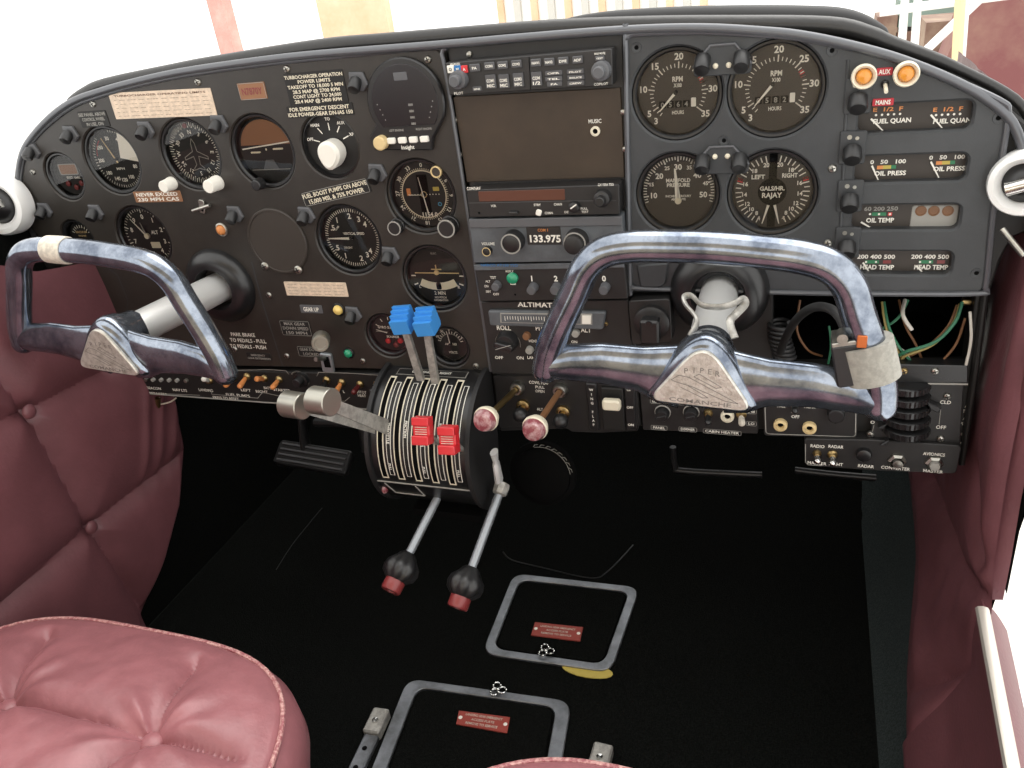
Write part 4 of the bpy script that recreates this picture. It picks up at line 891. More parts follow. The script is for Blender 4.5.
# transponder
W = .012
t = unit('transponder', 'black transponder with green lamp and four small grey code knobs', 'radio', [(474, 264.5), (624, 261.5), (628, 299), (480, 301.5)], -.004, W, 'radio_black')
b = MB(); b.prism([U(x, y, W) for x, y in ((474, 264.5), (624, 261.5), (624.8, 267), (475, 270))], W, W+.002, 'radio_grey', .0006); b.build('top_lip', t)
b = MB(); b.tpx('NARCO AT150 TSO', *gx(340, 459), 37, 2.6, W, 'print_blue', lift=.0024)
for s, x in (('1', 495), ('2', 612), ('0', 846)): b.tpx(s, *gx(x, 527), 3 if s == '1' else 4.4, 5.4, W, bold=.03)
b.tpx('7', *gx(729, 527), 4, 5.4, W, bold=.03)
b.tpx('REPLY', *gx(388, 492), 8, 2.2, W); b.tpx('TST', *gx(307, 522), 6, 2.4, W); b.tpx('ALT', *gx(282, 541), 5, 2.2, W); b.tpx('ON', *gx(274, 564), 4, 2.4, W); b.tpx('SBY', *gx(285, 590), 5, 2.2, W); b.tpx('OFF', *gx(322, 603), 6, 2.4, W)
u, v = U(*gx(415, 605), W); b.disc(u, v, .0012, W+.0005, 'dead_black', 10); b.build('lettering', t)
for x in (490, 604, 728, 842): pknob(t, *gx(x, 588), .0050, .011, W, 'knob_grey')
pknob(t, *gx(316, 572), .0046, .008, W, 'knob_grey'); u, v = U(*gx(400, 527), W+.002)
b = MB(); b.lathe(u, v, [(.0062, W), (.0060, W+.003), (.004, W+.0045), (.0001, W+.005)], 'lamp_green', 22); b.build('reply_lamp', t, 'green lamp'); b = MB(); b.rbox(u-.0005, v-.0068, .006, .002, W, W+.0008, 'white', .0006, .0002); b.build('lamp_tab', t)
# autopilot
W = .006
t = unit('autopilot', 'autopilot control unit with grey scale window over ROLL, PITCH and ALT knobs', 'autopilot', [(481, 302), (628, 300), (634, 372), (492, 374)], -.004, W, 'radio_black')
al = lambda x, y: (470+x/5.906, 290+y/5.906)
b = MB(); b.prism(round_poly([U(*al(x, y), W) for x, y in ((112, 112), (808, 120), (790, 225), (125, 200))], .003, 3), W, W+.005, 'radio_grey', .0015); b.build('scale_housing', t, 'grey scale housing')
b = MB(); b.prism([U(*al(x, y), W+.005) for x, y in ((178, 135), (722, 140), (722, 205), (180, 192))], W+.005, W+.0056, 'off_grey', .0002)
b.prism([U(*al(x, y), W+.005) for x, y in ((186, 141), (655, 146), (655, 198), (188, 188))], W+.0056, W+.0058, 'radio_grey')
for i in range(28): p = U(*al(205+i*15.5, 155+.3*i), W+.006); b.line([p, (p[0], p[1]-(.0035 if i % 5 else .005))], .0006, W+.0061, 'white')
b.prism([U(*al(x, y), W+.005) for x, y in ((664, 148), (716, 149), (714, 198), (664, 197))], W+.0056, W+.0064, 'white'); b.build('scale', t)
b = MB(); b.tpx('ALTIMATIC IIIC', *al(450, 88), 58, 4.6, W, bold=.02); b.tpx('ROLL', *al(200, 222), 14, 4.6, W, bold=.02); b.tpx('PITCH', *al(435, 226), 16, 4.4, W, bold=.02); b.tpx('ALT', *al(685, 236), 10.5, 4.4, W, bold=.02)
b.tpx('OFF', *al(172, 398), 8, 3, W); b.tpx('ON', *al(296, 400), 7, 3, W); b.tpx('HDG', *al(372, 300), 8, 2.6, W); b.tpx('LAMP', *al(366, 398), 9, 3, W); b.tpx('ON', *al(616, 305), 6, 2.6, W)
u, v = U(*al(225, 315), W); b.arc(u, v, .0145, -95, -30, .0007, W+.0006, 'off_grey'); b.arc(u, v, .0145, 10, 105, .0007, W+.0006, 'off_grey'); u, v = U(*al(490, 315), W); b.arc(u, v, .0145, -60, 105, .0007, W+.0006, 'off_grey'); b.build('lettering', t)
u, v = U(*al(205, 325), W+.012); b = MB(); b.lathe(u, v, [(.0125, W), (.0115, W+.004), (.0110, W+.010), (.010, W+.012), (.0001, W+.012)], 'knob_black', 28); b.rbox(u, v, .021, .006, W+.011, W+.018, 'knob_black', .002, .001, -14); b.bar(u-.009, v-.003, u+.009, v+.003, .0008, W+.018, W+.0183, 'off_grey'); b.build('rotary_knob', t)
u, v = U(*al(490, 330), W+.012); b = MB(); b.lathe(u, v, [(.0125, W), (.0110, W+.010), (.010, W+.012), (.0001, W+.012)], 'knob_black', 28); b.build('rotary_knob', t)
for x, y, m in ((347, 362, 'off_grey'), (330, 278, 'wire_brown'), (620, 262, 'off_grey')): pknob(t, *al(x, y), .0042, .005, W, m, 'lamp_button')
screw(t, *U(*al(803, 200), W), W, .0025, 'brass')
# microphone holder box right of the autopilot
t = unit('socket_box', 'black square socket with stubby rectangular plug left of the right yoke shaft', 'socket', [(628, 301), (670, 299), (672, 342), (632, 345)], -.012, .010, 'radio_black', .004)
u, v = U(652, 322, .012); b = MB(); b.lathe(u, v, [(.018, .010), (.018, .016), (.014, .018), (.0001, .018)], 'knob_black', 28); b.rbox(u, v-.004, .019, .026, .017, .030, 'knob_black', .003, .002); b.lathe(u, v+.006, [(.0035, .030), (.003, .0315), (.0001, .0315)], 'bezel', 14); b.build('plug', t)
# small grey moulded corner below
# ---- lower centre: cowl flap pulls, vents, flap switch
W = -.002
t = unit('cowl_flap_panel', 'lower centre black panel with cowl flap pulls and wing flap switch', 'panel', [(493, 376), (636, 374), (638, 431), (600, 433), (572, 432), (560, 424), (500, 428)], -.0125, W, 'radio_black', .002)
b = MB(); b.tpx('COWL FLAP', 539, 382.5, 20, 3, W); b.tpx('PULL', 540, 387, 9, 2.6, W); b.tpx('OPEN', 540, 391, 9, 2.6, W); b.tpx('ALT', 540, 409, 6, 2.6, W); b.build('lettering', t)
for lab, base, end, m in (('left', (517.5, 388), (486, 419), 'brass'), ('right', (560.5, 390), (535, 428), 'wire_brown')):
    p0 = at(*base, 'y', .0); e = at(*end, 'y', -.085); d_ = (e-p0).normalized()
    k = thing('pull_knob', 'pink marbled %s cowl flap pull knob with white rim on a %s rod' % ({'left': 'upper left', 'right': 'lower right'}[lab], {'left': 'brass', 'right': 'copper brown'}[lab]), 'pull knob', p0, 'cowl flap pulls')
    b = MB(panel=False); q = d_.to_track_quat('Z', 'Y').to_matrix().to_4x4(); b.T = Matrix.Translation(p0) @ q; L = (e-p0).length
    b.lathe(0, 0, [(.0085, -.002), (.0085, .003), (.0065, .006), (.0045, .006)], 'metal', 22); b.build('collar', k)
    b = MB(panel=False); b.T = Matrix.Translation(p0) @ q; b.lathe(0, 0, [(.0035, 0), (.0035, L-.008)], m, 14); b.build('rod', k)
    b = MB(panel=False); b.T = Matrix.Translation(p0) @ q; b.lathe(0, 0, [(.004, L-.012), (.0115, L-.008), (.0138, L-.002), (.0138, L+.001), (.0125, L+.0025)], 'ivory', 28); b.build('rim', k, 'white rim')
    b = MB(panel=False); b.T = Matrix.Translation(p0) @ q; b.lathe(0, 0, [(.0127, L), (.0127, L+.004), (.010, L+.0095), (.005, L+.011), (.0001, L+.0112)], 'pink_marble', 28); b.build('knob', k, 'pink marbled knob')
for px, py, lab in ((521, 414, 'black ball knob between the two pink pull knobs'), (561, 420, 'black ball knob right of the two pink pull knobs')):
    k = pthing('pull_knob', lab, 'pull knob', *U(px+2, py-6), -.004, 'black heat pull knobs'); u, v = U(px, py, .022); u0, v0 = U(px+2, py-8)
    b = MB(); b.lathe(u0, v0, [(.008, -.004), (.008, .002), (.005, .004), (.004, .004)], 'brass', 18); b.build('collar', k); b = MB(); b.tube([(u0, v0, 0), (u, v, .018)], .003, 'brass', 10); b.build('rod', k); b = MB(); b.sphere((u, v, .024), .0088, 'knob_black', 20, 12); b.build('knob', k)
t = pthing('flap_switch', 'white paddle wing flap switch between two lettered black strips', 'switch', *U(600, 405), W)
b = MB(); u, v, su, sv = R4(602, 624, 388, 430, .002); b.rbox(u, v, su, sv, -.002, .003, 'dial_black', .002, .001); b.build('housing', t)
b = MB(); p = U(611, 406, .018); b.rbox(p[0], p[1], .020, .013, .012, .019, 'ivory', .0035, .002); b.tube([(p[0], p[1]-.004, 0), (p[0], p[1], .013)], .004, 'bezel', 10); b.build('paddle', t, 'white paddle')
for x, lines in ((592.5, ('W', 'I', 'N', 'G', '', 'F', 'L', 'A', 'P')), (630, ('UP', '', 'OFF', '', 'ON'))):
    u, v, su, sv = R4(x-5, x+5, 384, 430, .002); b = MB(); b.rbox(u, v, su, sv, -.002, .002, 'knob_black', .002, .001); n = len(lines)
    for i, s in enumerate(lines): b.text(s, u, v+sv*(.42-.84*i/(n-1))*.9, .0024, .0030, 'white', None, 0, .02)
    b.build('lettered_strip', t)
# ---- trim wheel under the panel
t = thing('trim_wheel', 'black trim wheel with a curved white scale under the centre of the panel', 'wheel', at(543, 473, 'y', .03))
c = at(543, 473, 'y', .03); b = MB(panel=False); b.T = Matrix.Translation(c) @ Matrix.Rotation(78*D2R, 4, 'X'); b.lathe(0, 0, [(.0001, .012), (.030, .012), (.036, .008), (.036, -.008), (.03, -.012), (.0001, -.012)], 'dead_black', 40); b.build('wheel', t)
b = MB(panel=False); b.T = Matrix.Translation(c) @ Matrix.Rotation(78*D2R, 4, 'X')
b.lathe(0, 0, [(.037, .006), (.0425, .004), (.0425, -.004)], 'dead_black', 40)
b.arc(0, 0, .0375, -12, 82, .0008, .0072, 'off_grey', 16)
for k in range(8):
    a0 = -14+k*12; b.arc(0, 0, .0405, a0+3, a0+9, .0007, .0066, 'off_grey', 4)
    p = pol(0, 0, .0380, a0); q_ = pol(0, 0, .0405, a0+4); b.line([p, q_], .0008, .0064, 'off_grey')
b.build('scale', t)

# ------------------------------------------------------------------ switch strip under the pilot panel
W = .004
t = pthing('switch_panel', 'long narrow black switch strip with orange tipped toggles under the left panel', 'switch panel', *U(250, 390), -.0125)
sp = [(112, 371), (232, 371), (390, 374), (398, 412), (347, 407), (260, 402), (113, 391)]
b = MB(); b.prism(round_poly([U(x, y, W) for x, y in sp], .003, 3), -.0125, W, 'base_black', .001); b.build('strip_plate', t)
b = MB()
b.tube([(*U(x, y, W), W) for x, y in ((113, 391), (180, 396), (260, 402), (347, 407.5), (398, 412))], .0010, 'off_grey', 6)
for pts in (((238, 370), (270, 369.5), (286, 370.5), (289, 374)), ((317, 376), (319, 372), (350, 373), (392, 376)), ((211, 389), (212, 394), (258, 398), (262, 393)), ((262, 392), (285, 397), (345, 401), (350, 397)), ((122, 390), (150, 393), (200, 395))):
    b.line([U(x, y, W) for x, y in pts], .0008, W+.0005, 'off_grey')
for s, x, y, wd in (('LEFT', 246, 390, 10), ('RIGHT', 262, 391.5, 12), ('FUEL PUMPS', 238, 395, 24), ('STARTER', 282, 390, 17), ('BATTERY', 270, 388, 12), ('L', 344, 391.5, 3), ('PITOT', 362, 392, 9), ('HEAT', 362, 395.5, 8), ('STALL', 380, 391.5, 8), ('BEACON', 154, 388, 14), ('NAV LTS', 180, 390, 14), ('LANDING', 206, 390, 14), ('CIRCUIT BREAKERS', 150, 393, 34), ('PRESS TO RESET', 226, 398, 26)): b.tpx(s, x, y, wd, 2.6, W)
b.build('lettering', t)
def toggle(parent, px, py, tx_, ty, m, w=W, r=.0052, name='toggle_switch', L=.020):
    u, v = U(px, py, w); b = MB(); b.lathe(u, v, [(r, w), (r, w+.002), (r*.75, w+.0035), (r*.6, w+.0055), (r*.35, w+.0055)], 'brass', 8, smooth=False); o = b.build(name, parent)
    e = U(tx_, ty, w+L); b = MB(); b.tube([(u, v, w+.003), (lerp(u, e[0], .6), lerp(v, e[1], .6), w+L*.6), (e[0], e[1], w+L)], [.0022, .0032, .0036], m, 12); b.sphere((e[0], e[1], w+L), .0036, m, 12, 8); b.build('lever', o)
for q in ((234, 378, 226, 385, 'orange'), (247.5, 376, 240, 386, 'orange'), (265, 378, 257, 379, 'orange'), (279.5, 379, 273, 387, 'orange'), (327, 379.5, 323, 388, 'bezel'), (342, 382, 336, 392, 'orange'), (360.5, 384, 354, 392, 'dark_red'), (377.5, 384, 372, 391, 'bezel')): toggle(t, *q)
toggle(t, 210, 380, 204, 379, 'white'); pknob(t, 300, 381, .0095, .006, W, 'bezel'); pknob(t, 296, 384, .0062, .016, W, 'knob_black')
u, v = U(300, 380, W); b = MB(); b.arc(u, v, .0125, -50, 110, .0016, W+.0006, 'off_grey'); b.build('dial_mark', t)
for x in (120, 127.5, 137, 145, 152, 160, 168, 176, 185): pknob(t, x, 379.5+(x-120)*.03, .0026, .004, W, 'metal' if x % 2 else 'off_grey', 'breaker_button')
c0 = at(128, 396, 'y', .0); t = thing('cable_tie', 'loose cream cable and tie hanging below the left end of the switch strip', 'cable', c0)
b = MB(panel=False); b.tube(smooth_path([at(x, y, 'y', .006) for x, y in ((114, 390), (122, 396), (138, 400), (152, 399), (160, 398))], 5), .0013, 'tape_tan', 8); b.build('cable', t)
b = MB(panel=False); b.tube(smooth_path([at(x, y, 'y', .006) for x, y in ((152, 401), (160, 404), (170, 402), (176, 398))], 5), .0012, 'tape_tan', 8); b.tube([at(158, 398, 'y', .004), at(158, 407, 'y', .004)], .004, 'brass', 8); b.build('clip', t)

# ------------------------------------------------------------------ lower right strips
W = -.002
t = unit('breaker_panel', 'lower black panel with two round fuse caps, a jack and an orange-tipped toggle', 'panel', [(640, 392), (756, 394), (758, 434), (643, 430)], -.0125, W, 'radio_black', .002)
lr = lambda x, y: (640+x/7.314, 380+y/7.314)
for x, y in ((158, 262), (368, 262)):
    u, v = U(*lr(x, y), W+.008); b = MB(); b.lathe(u, v, [(.0088, W), (.0088, W+.001), (.0080, W+.0015)], 'off_grey', 24); b.lathe(u, v-.001, [(.0075, W), (.0072, W+.007), (.006, W+.009), (.0001, W+.009)], 'knob_black', 24); b.rbox(u, v-.001, .010, .0024, W+.009, W+.011, 'knob_black', .0006, .0003, 20); b.build('fuse_cap', t)
u, v = U(*lr(640, 262), W); b = MB(); b.lathe(u, v, [(.0072, W), (.0068, W+.003), (.0040, W+.004), (.0028, W+.001)], 'ivory', 24); b.disc(u, v, .003, W+.0012, 'dead_black', 14); b.build('audio_jack', t)
toggle(t, *lr(742, 250), *lr(745, 315), 'tape_tan', W, .0055, L=.014); toggle(t, *lr(500, 240), *lr(497, 310), 'bezel', W, .005, L=.012)
b = MB()
for s, x, y, wd in (('ELEC', 120, 155, 8), ('SYSTEM LIGHTS', 290, 165, 36), ('PANEL', 140, 348, 12), ('DIMMER', 350, 360, 14), ('CABIN HEATER', 600, 380, 34), ('HI', 815, 230, 6), ('LO', 815, 318, 6)):
    p = lr(x, y); b.tpx(s, *p, wd, 2.4, W); u, v = U(*p, W); a, bb = scale(*p, W); b.line(rrect(u, v, (wd+4)*a, 4.2*bb, .001, 0, 2), .0005, W+.0005, 'off_grey', True)
b.build('lettering', t)
t = unit('headset_panel', 'black headset jack panel outlined in white with two cream jacks', 'panel', [(762, 390), (858, 394), (857, 438), (764, 436)], -.0125, W, 'radio_black', .004)
b = MB(); b.line(round_poly([U(x, y, W) for x, y in ((764.5, 392), (856, 396), (855.5, 436.5), (766, 433.5))], .004, 4), .0010, W+.0006, 'off_grey', True); b.tpx('FAR', 781.5, 406, 8, 3, W); b.tpx('NEAR', 810, 406.5, 11, 3, W); b.tpx('1F', 794, 411, 5, 3, W); b.tpx('OFF', 795.5, 416.5, 8, 3, W); b.build('lettering', t)
for x, y in ((780.5, 424), (809.5, 427)): u, v = U(x, y, W); b = MB(); b.lathe(u, v, [(.0070, W), (.0068, W+.004), (.0040, W+.005), (.0028, W+.001)], 'cream_print', 24); b.disc(u, v, .003, W+.0012, 'dead_black', 14); b.build('audio_jack', t)
toggle(t, 795, 403, 795, 411, 'bezel', W, .0055, L=.010); pknob(t, 836, 417, .0078, .010, W, 'knob_black', flute=8)
W = .004
t = unit('avionics_switch_panel', 'lowest black strip on the right with small toggles lettered RADAR, CONVERTER and MASTER', 'panel', [(804, 439), (872, 440), (962, 446), (956, 474), (880, 471), (806, 466)], -.0125, W, 'radio_black', .004)
b = MB()
for s, x, y, wd in (('RADIO', 817.5, 446, 14), ('RADAR', 836, 446.5, 15), ('MARKER', 817, 463, 19), ('LIGHT', 836, 464, 14), ('RADAR', 866, 466, 16), ('CONVERTER', 895.5, 468, 29), ('AVIONICS', 934, 454, 22), ('MASTER', 933, 471, 20)): b.tpx(s, x, y, wd, 3, W)
b.line([U(x, y, W) for x, y in ((805.5, 444), (805.5, 462), (808, 464.5), (822, 465.5))], .0007, W+.0005, 'off_grey'); b.build('lettering', t)
toggle(t, 817, 453, 817.5, 461, 'chrome', W, .0042, L=.010); toggle(t, 832.5, 454, 832.5, 463, 'chrome', W, .0052, L=.012)
pknob(t, 864, 456.5, .0070, .006, W, 'bezel', flute=8)
for x, y in ((897, 460), (934, 462.5)): u, v = U(x, y, W); b = MB(); b.lathe(u, v, [(.0085, W), (.0085, W+.003), (.0062, W+.005), (.0058, W+.002)], 'metal', 6, smooth=False); b.lathe(u, v, [(.0055, W), (.0045, W+.008), (.0001, W+.0085)], 'off_grey' if x == 934 else 'metal', 16); b.build('push_button', t)
# heater quadrant: stack of ribbed thumb wheels
t = unit('heater_control', 'black heater control with a stack of ribbed thumb wheels marked CLD and OFF', 'heater control', [(868, 378), (964, 382), (960, 447), (872, 441)], -.0125, -.002, 'radio_black', .003)
for i in range(5):
    c = U(907, 391.5+i*11.2, .012); b = MB(); b.T = Matrix.Translation((c[0], c[1], -.004)) @ Matrix.Rotation(90*D2R, 4, 'X')
    b.lathe(0, 0, [(.0001, .0048), (.019, .0048), (.0215, .003), (.0215, -.003), (.019, -.0048), (.0001, -.0048)], 'bezel', 30)
    for k in range(30): a = 2*pi*k/30; b.tube([(.0215*cos(a), .0215*sin(a), -.003), (.0215*cos(a), .0215*sin(a), .003)], .0009, 'bezel', 5)
    b.build('thumb_wheel', t)
for pts in (((926, 401), (942, 408), (938, 413), (930, 409)), ((885, 413), (875, 415), (881, 410)), ((887, 424), (878, 428), (884, 430)), ((889, 440), (880, 445), (886, 446))): b = MB(); b.prism([U(x, y, .006) for x, y in pts], -.002, .007, 'knob_black', .001); b.build('pointer_tab', t)
for x, y in ((947, 396), (870.5, 434), (940.5, 438.5)): screw(t, *U(x, y, -.002), -.002, .0036)
b = MB(); b.tpx('CLD', 945.5, 402, 11, 3.4, -.002); b.tpx('OFF', 941, 427, 10, 3.4, -.002); b.tpx('O', 872.5, 422, 3, 3, -.002); b.line([U(x, y, -.002) for x, y in ((941, 406), (939, 424))], .0006, -.0015, 'off_grey'); b.line([U(x, y, -.002) for x, y in ((874, 425), (872, 432))], .0006, -.0015, 'off_grey')
for s, x, y, wd in (('AIR', 972, 406, 8), ('TEMP', 971, 411, 10), ('AIR', 970, 418.5, 8), ('FLOW', 969, 423.5, 10), ('OPEN', 967, 434, 10), ('PANEL', 965, 443, 12), ('VENT', 964, 448, 10)): b.tpx(s, x-4, y, wd*.8, 2.8, -.0115)
b.build('lettering', t)
t = unit('ledge_plate', 'dark metal ledge below the open bay with two screws', 'plate', [(866, 364), (968, 366), (968, 383), (866, 383)], -.0125, .002, 'bezel', .001)
b = MB(); b.tube([(*U(x, y, .002), .0015) for x, y in ((866, 383), (968, 384.5))], .0010, 'off_grey', 6); b.build('bright_edge', t); screw(t, *U(904, 371, .002), .002, .0035, 'brass'); screw(t, *U(935, 371, .002), .002, .0035)

# loose wiring in the open bay
def wire(px, r, m, lab, dy=None):
    ys = dy or [.03]*len(px); P = [at(x, y, 'y', d) for (x, y), d in zip(px, ys)]; b = MB(panel=False); b.tube(smooth_path(P, 6), r, m, 8); return tag(b.build('loose_wire', None, loc=P[0]), lab, 'wire', 'loose wires in the open bay')
wire([(884, 302), (890, 330), (905, 355), (920, 367)], .0013, 'wire_green', 'green wire curving down the left of the open bay', [.03, .01, .008, .012])
wire([(882, 302), (887, 330), (901, 356), (914, 367)], .0013, 'wire_yellow', 'yellow wire beside the green one down the left of the open bay', [.03, .012, .01, .014])
wire([(962, 302), (955, 322), (935, 342), (905, 352), (893, 360)], .0016, 'wire_green', 'green wire sweeping from the top right of the open bay to its lower left', [.02, .01, .005, .005, .02])
wire([(960, 304), (952, 325), (932, 345), (905, 356), (897, 366)], .0014, 'wire_yellow', 'yellow wire sweeping beside the green one from the top right of the bay', [.022, .012, .007, .007, .02])
wire([(957, 305), (948, 326), (928, 346), (902, 360)], .0012, 'wire_brown', 'brown wire sweeping beside the yellow one from the top right of the bay', [.024, .014, .01, .02])
wire([(905, 300), (903, 315), (912, 330)], .0018, 'wire_white', 'short white cut wire hanging at the middle of the bay top', [.03, .012, .008])
wire([(908, 300), (898, 318), (880, 330)], .0014, 'wire_green', 'short green wire slanting behind the yoke grip', [.03, .02, .02])
wire([(899, 300), (905, 325), (916, 345), (924, 366)], .0012, 'wire_brown', 'brown wire hanging in the middle of the open bay', [.05, .03, .02, .02])
wire([(965, 318), (957, 342), (945, 358), (935, 366)], .0012, 'wire_brown', 'thin brown wire at the right side of the open bay', [.02, .015, .012, .012])
wire([(893, 345), (905, 352), (915, 366), (935, 364)], .0012, 'wire_white', 'pale wire looping along the floor of the open bay', [.03, .012, .012, .012])
wire([(970, 312), (971, 340), (966, 365)], .0013, 'wire_white', 'pale frayed wire hanging close to the right edge of the bay', [.0, .0, .0])
wire([(829, 326), (831, 345), (828, 365)], .0012, 'wire_green', 'green wire behind the lower left of the right yoke grip', [.03, .02, .03])
wire([(800, 300), (797, 330), (808, 350), (822, 356)], .0012, 'wire_brown', 'brown wire hanging behind the curly cord', [.05, .04, .04, .05])
b = MB(panel=False); P = [at(962, 301, 'y', .03), at(977, 302, 'y', .03)]; b.tube(P, .004, 'brass', 10); tag(b.build('connector', None, loc=P[0]), 'brass connector at the top right corner of the open bay', 'connector')
# coiled cord
b = MB(panel=False); c = [at(x, y, 'y', .012) for x, y in ((779, 322), (780, 340), (785, 356))]; P = []
for i in range(150): s = i/149; p = c[0].lerp(c[1], min(1, s*2)) if s < .5 else c[1].lerp(c[2], s*2-1); a = 2*pi*8*s; P.append(p+Vector((.0095*cos(a), .0095*sin(a), 0)))
b.tube(P, .0022, 'rubber', 7); tag(b.build('coiled_cord', None, loc=c[2]), 'dark grey coiled cord hanging left of the open bay', 'cord')
# grey corner mouldings under the grey panel
for lab, pts in (('small moulded corner tab left of the right yoke shaft', ((636, 266), (668, 263), (666, 284), (660, 288), (640, 288))),):
    uv = [U(x, y, .004) for x, y in pts]; b = MB(); b.prism(round_poly(uv, .003, 3), .0002, .0035, 'plastic_grey', .0015); tag(b.build('moulded_tab', None, loc=(uv[3][0], 0, uv[3][1])), lab, 'tab')
# ------------------------------------------------------------------ throttle quadrant
QX0, QX1, QY, QZ, QR = -.298, -.180, .0, -.224, .086
def qp(a, r=QR): return (QY-r*sin(a*D2R), QZ+r*cos(a*D2R))
t = thing('throttle_quadrant', 'black half-drum throttle quadrant with white outlined slots and six levers', 'throttle quadrant', (-.24, -.0, -.31))
def drum(x0, x1, r, m, a0=-5, a1=165, n=34, caps=True):
    b = MB(panel=False); vs = []; fs = []
    for i in range(n+1):
        y, z = qp(a0+(a1-a0)*i/n, r); vs += [(x0, y, z), (x1, y, z)]
    for i in range(n): k = 2*i; fs.append([k, k+1, k+3, k+2])
    b.add(vs, fs, m, True)
    c = len(vs); b2 = [(x0, QY, QZ), (x1, QY, QZ)]
    for sd, x in ((0, x0), (1, x1)): b.add([(x,)+qp(a0+(a1-a0)*i/n, r) for i in range(n+1)]+[(x, QY, QZ)], [[i, i+1, n+1] if sd == 0 else [i+1, i, n+1] for i in range(n)], m)
    return b
drum(QX0, QX1, QR, 'bezel').build('housing', t)
def arcs(mb, x, a0, a1, w, r, m, n=24):
    vs = []; fs = []
    for i in range(n+1): y, z = qp(a0+(a1-a0)*i/n, r); vs += [(x-w/2, y, z), (x+w/2, y, z)]
    for i in range(n): k = 2*i; fs.append([k, k+1, k+3, k+2])
    mb.add(vs, fs, m, True)
SLX = [-.288, -.268, -.245, -.224, -.204, -.190]
for x in (-.285, -.264, -.242, -.221, -.200):
    b = MB(panel=False); arcs(b, x, 14, 101, .0086, QR+.0004, 'ivory'); arcs(b, x, 16, 99.5, .0056, QR+.0007, 'dead_black'); b.build('lever_slot', t)
b = MB(panel=False)
for x in (-.2745, -.2530, -.2315, -.2105, -.190): arcs(b, x, 20, 97, .0062, QR+.0005, 'white'); arcs(b, x, 20.6, 96.4, .0044, QR+.0008, 'dial_black')
def qtext(mb, s, x, a, h, dx=0, rot90=True):
    vs, fs = text_geo(s, .03); w0 = min(v[0] for v in vs); w1 = max(v[0] for v in vs); k = h/.7; out = []
    for X, Y in vs:
        if rot90: aa = a+((X-(w0+w1)/2)*k)/QR/D2R; xx = x+(Y-.35)*k
        else: aa = a-((Y-.35)*k)/QR/D2R; xx = x+(X-(w0+w1)/2)*k
        out.append((xx,)+qp(aa, QR+.0012))
    mb.add(out, fs, 'white')
for x, s in ((-.2745, 'THROTTLE'), (-.2315, 'PROPELLER'), (-.190, 'MIXTURE')): qtext(b, s, x, 62, .0034)
for x, s in ((-.253, 'FRICTION'), (-.2105, 'INCREASE')): qtext(b, s, x, 58, .0030)
for x in (-.275, -.232, -.190): qtext(b, 'PULL', x, 89, .003)
b.build('lettering', t)
b = MB(panel=False); arcs(b, -.24, 4, 12, .088, QR+.0005, 'off_grey', 4); arcs(b, -.24, 4.6, 11.4, .086, QR+.0008, 'dial_black', 4); qtext(b, 'LEFT  ENGINE  RIGHT', -.24, 8, .0036, rot90=False); b.build('top_placard', t)
for x0, x1 in ((QX0-.006, QX0-.0005), (QX1+.0005, QX1+.006)): drum(x0, x1, QR+.004, 'rubber').build('side_cheek', t)
b = MB(panel=False); yb, zb = qp(120); b.prism([(-.296, -.0), (-.186, 0), (-.186, .016), (-.25, .016), (-.296, .010)], 0, .0, 'bezel') if False else None
b.tube([(QX0, *qp(105, QR+.001)), (QX1, *qp(105, QR+.001))], .0009, 'off_grey', 6); b.tube([(-.290, *qp(107, QR+.001)), (-.283, *qp(121, QR+.001)), (-.245, *qp(121, QR+.001)), (-.250, *qp(107, QR+.001))], .0008, 'off_grey', 6); b.build('lower_edge', t)
b = MB(panel=False); b.sphere((QX0+.002, *qp(118, QR)), .006, 'pink_marble', 14, 8, (.6, 1, 1)); b.build('side_button', t, 'pinkish button')
def blade(mb, p, q, w0, w1, th, m, side):               # flat metal bar between two points
    p, q = Vector(p), Vector(q); d = (q-p).normalized(); s_ = Vector(side)-d*Vector(side).dot(d); s_.normalize(); n_ = d.cross(s_)
    vs = []
    for c, w in ((p, w0), (q, w1)):
        for a, e in ((-1, -1), (1, -1), (1, 1), (-1, 1)): vs.append(c+s_*(a*w/2)+n_*(e*th/2))
    mb.add(vs, [[0, 1, 2, 3][::-1], [4, 5, 6, 7], [0, 1, 5, 4], [1, 2, 6, 5], [2, 3, 7, 6], [3, 0, 4, 7]], m)
# throttles: long flat bars with satin cylinders
for (kx, ky, y, bx) in ((295, 405, -.150, -.291), (322.5, 401, -.165, -.276)):
    K = at(kx, ky, 'y', y); B = Vector((bx, *qp(58, QR-.004))); lv = MB(panel=False); blade(lv, B, K+(B-K)*.08, .017, .0125, .0022, 'rough_metal', (0, .35, 1)); lo = lv.build('throttle_lever', t, 'flat bare metal lever')
    b = MB(panel=False); b.T = Matrix.Translation(K) @ Vector((1, -.18, .05)).to_track_quat('Z', 'Y').to_matrix().to_4x4(); b.lathe(0, 0, [(.0001, -.0125), (.0134, -.0125), (.0142, -.0117), (.0142, .0117), (.0134, .0125), (.0001, .0125)], 'knob_satin', 36); b.build('knob', lo, 'satin silver cylinder knob')
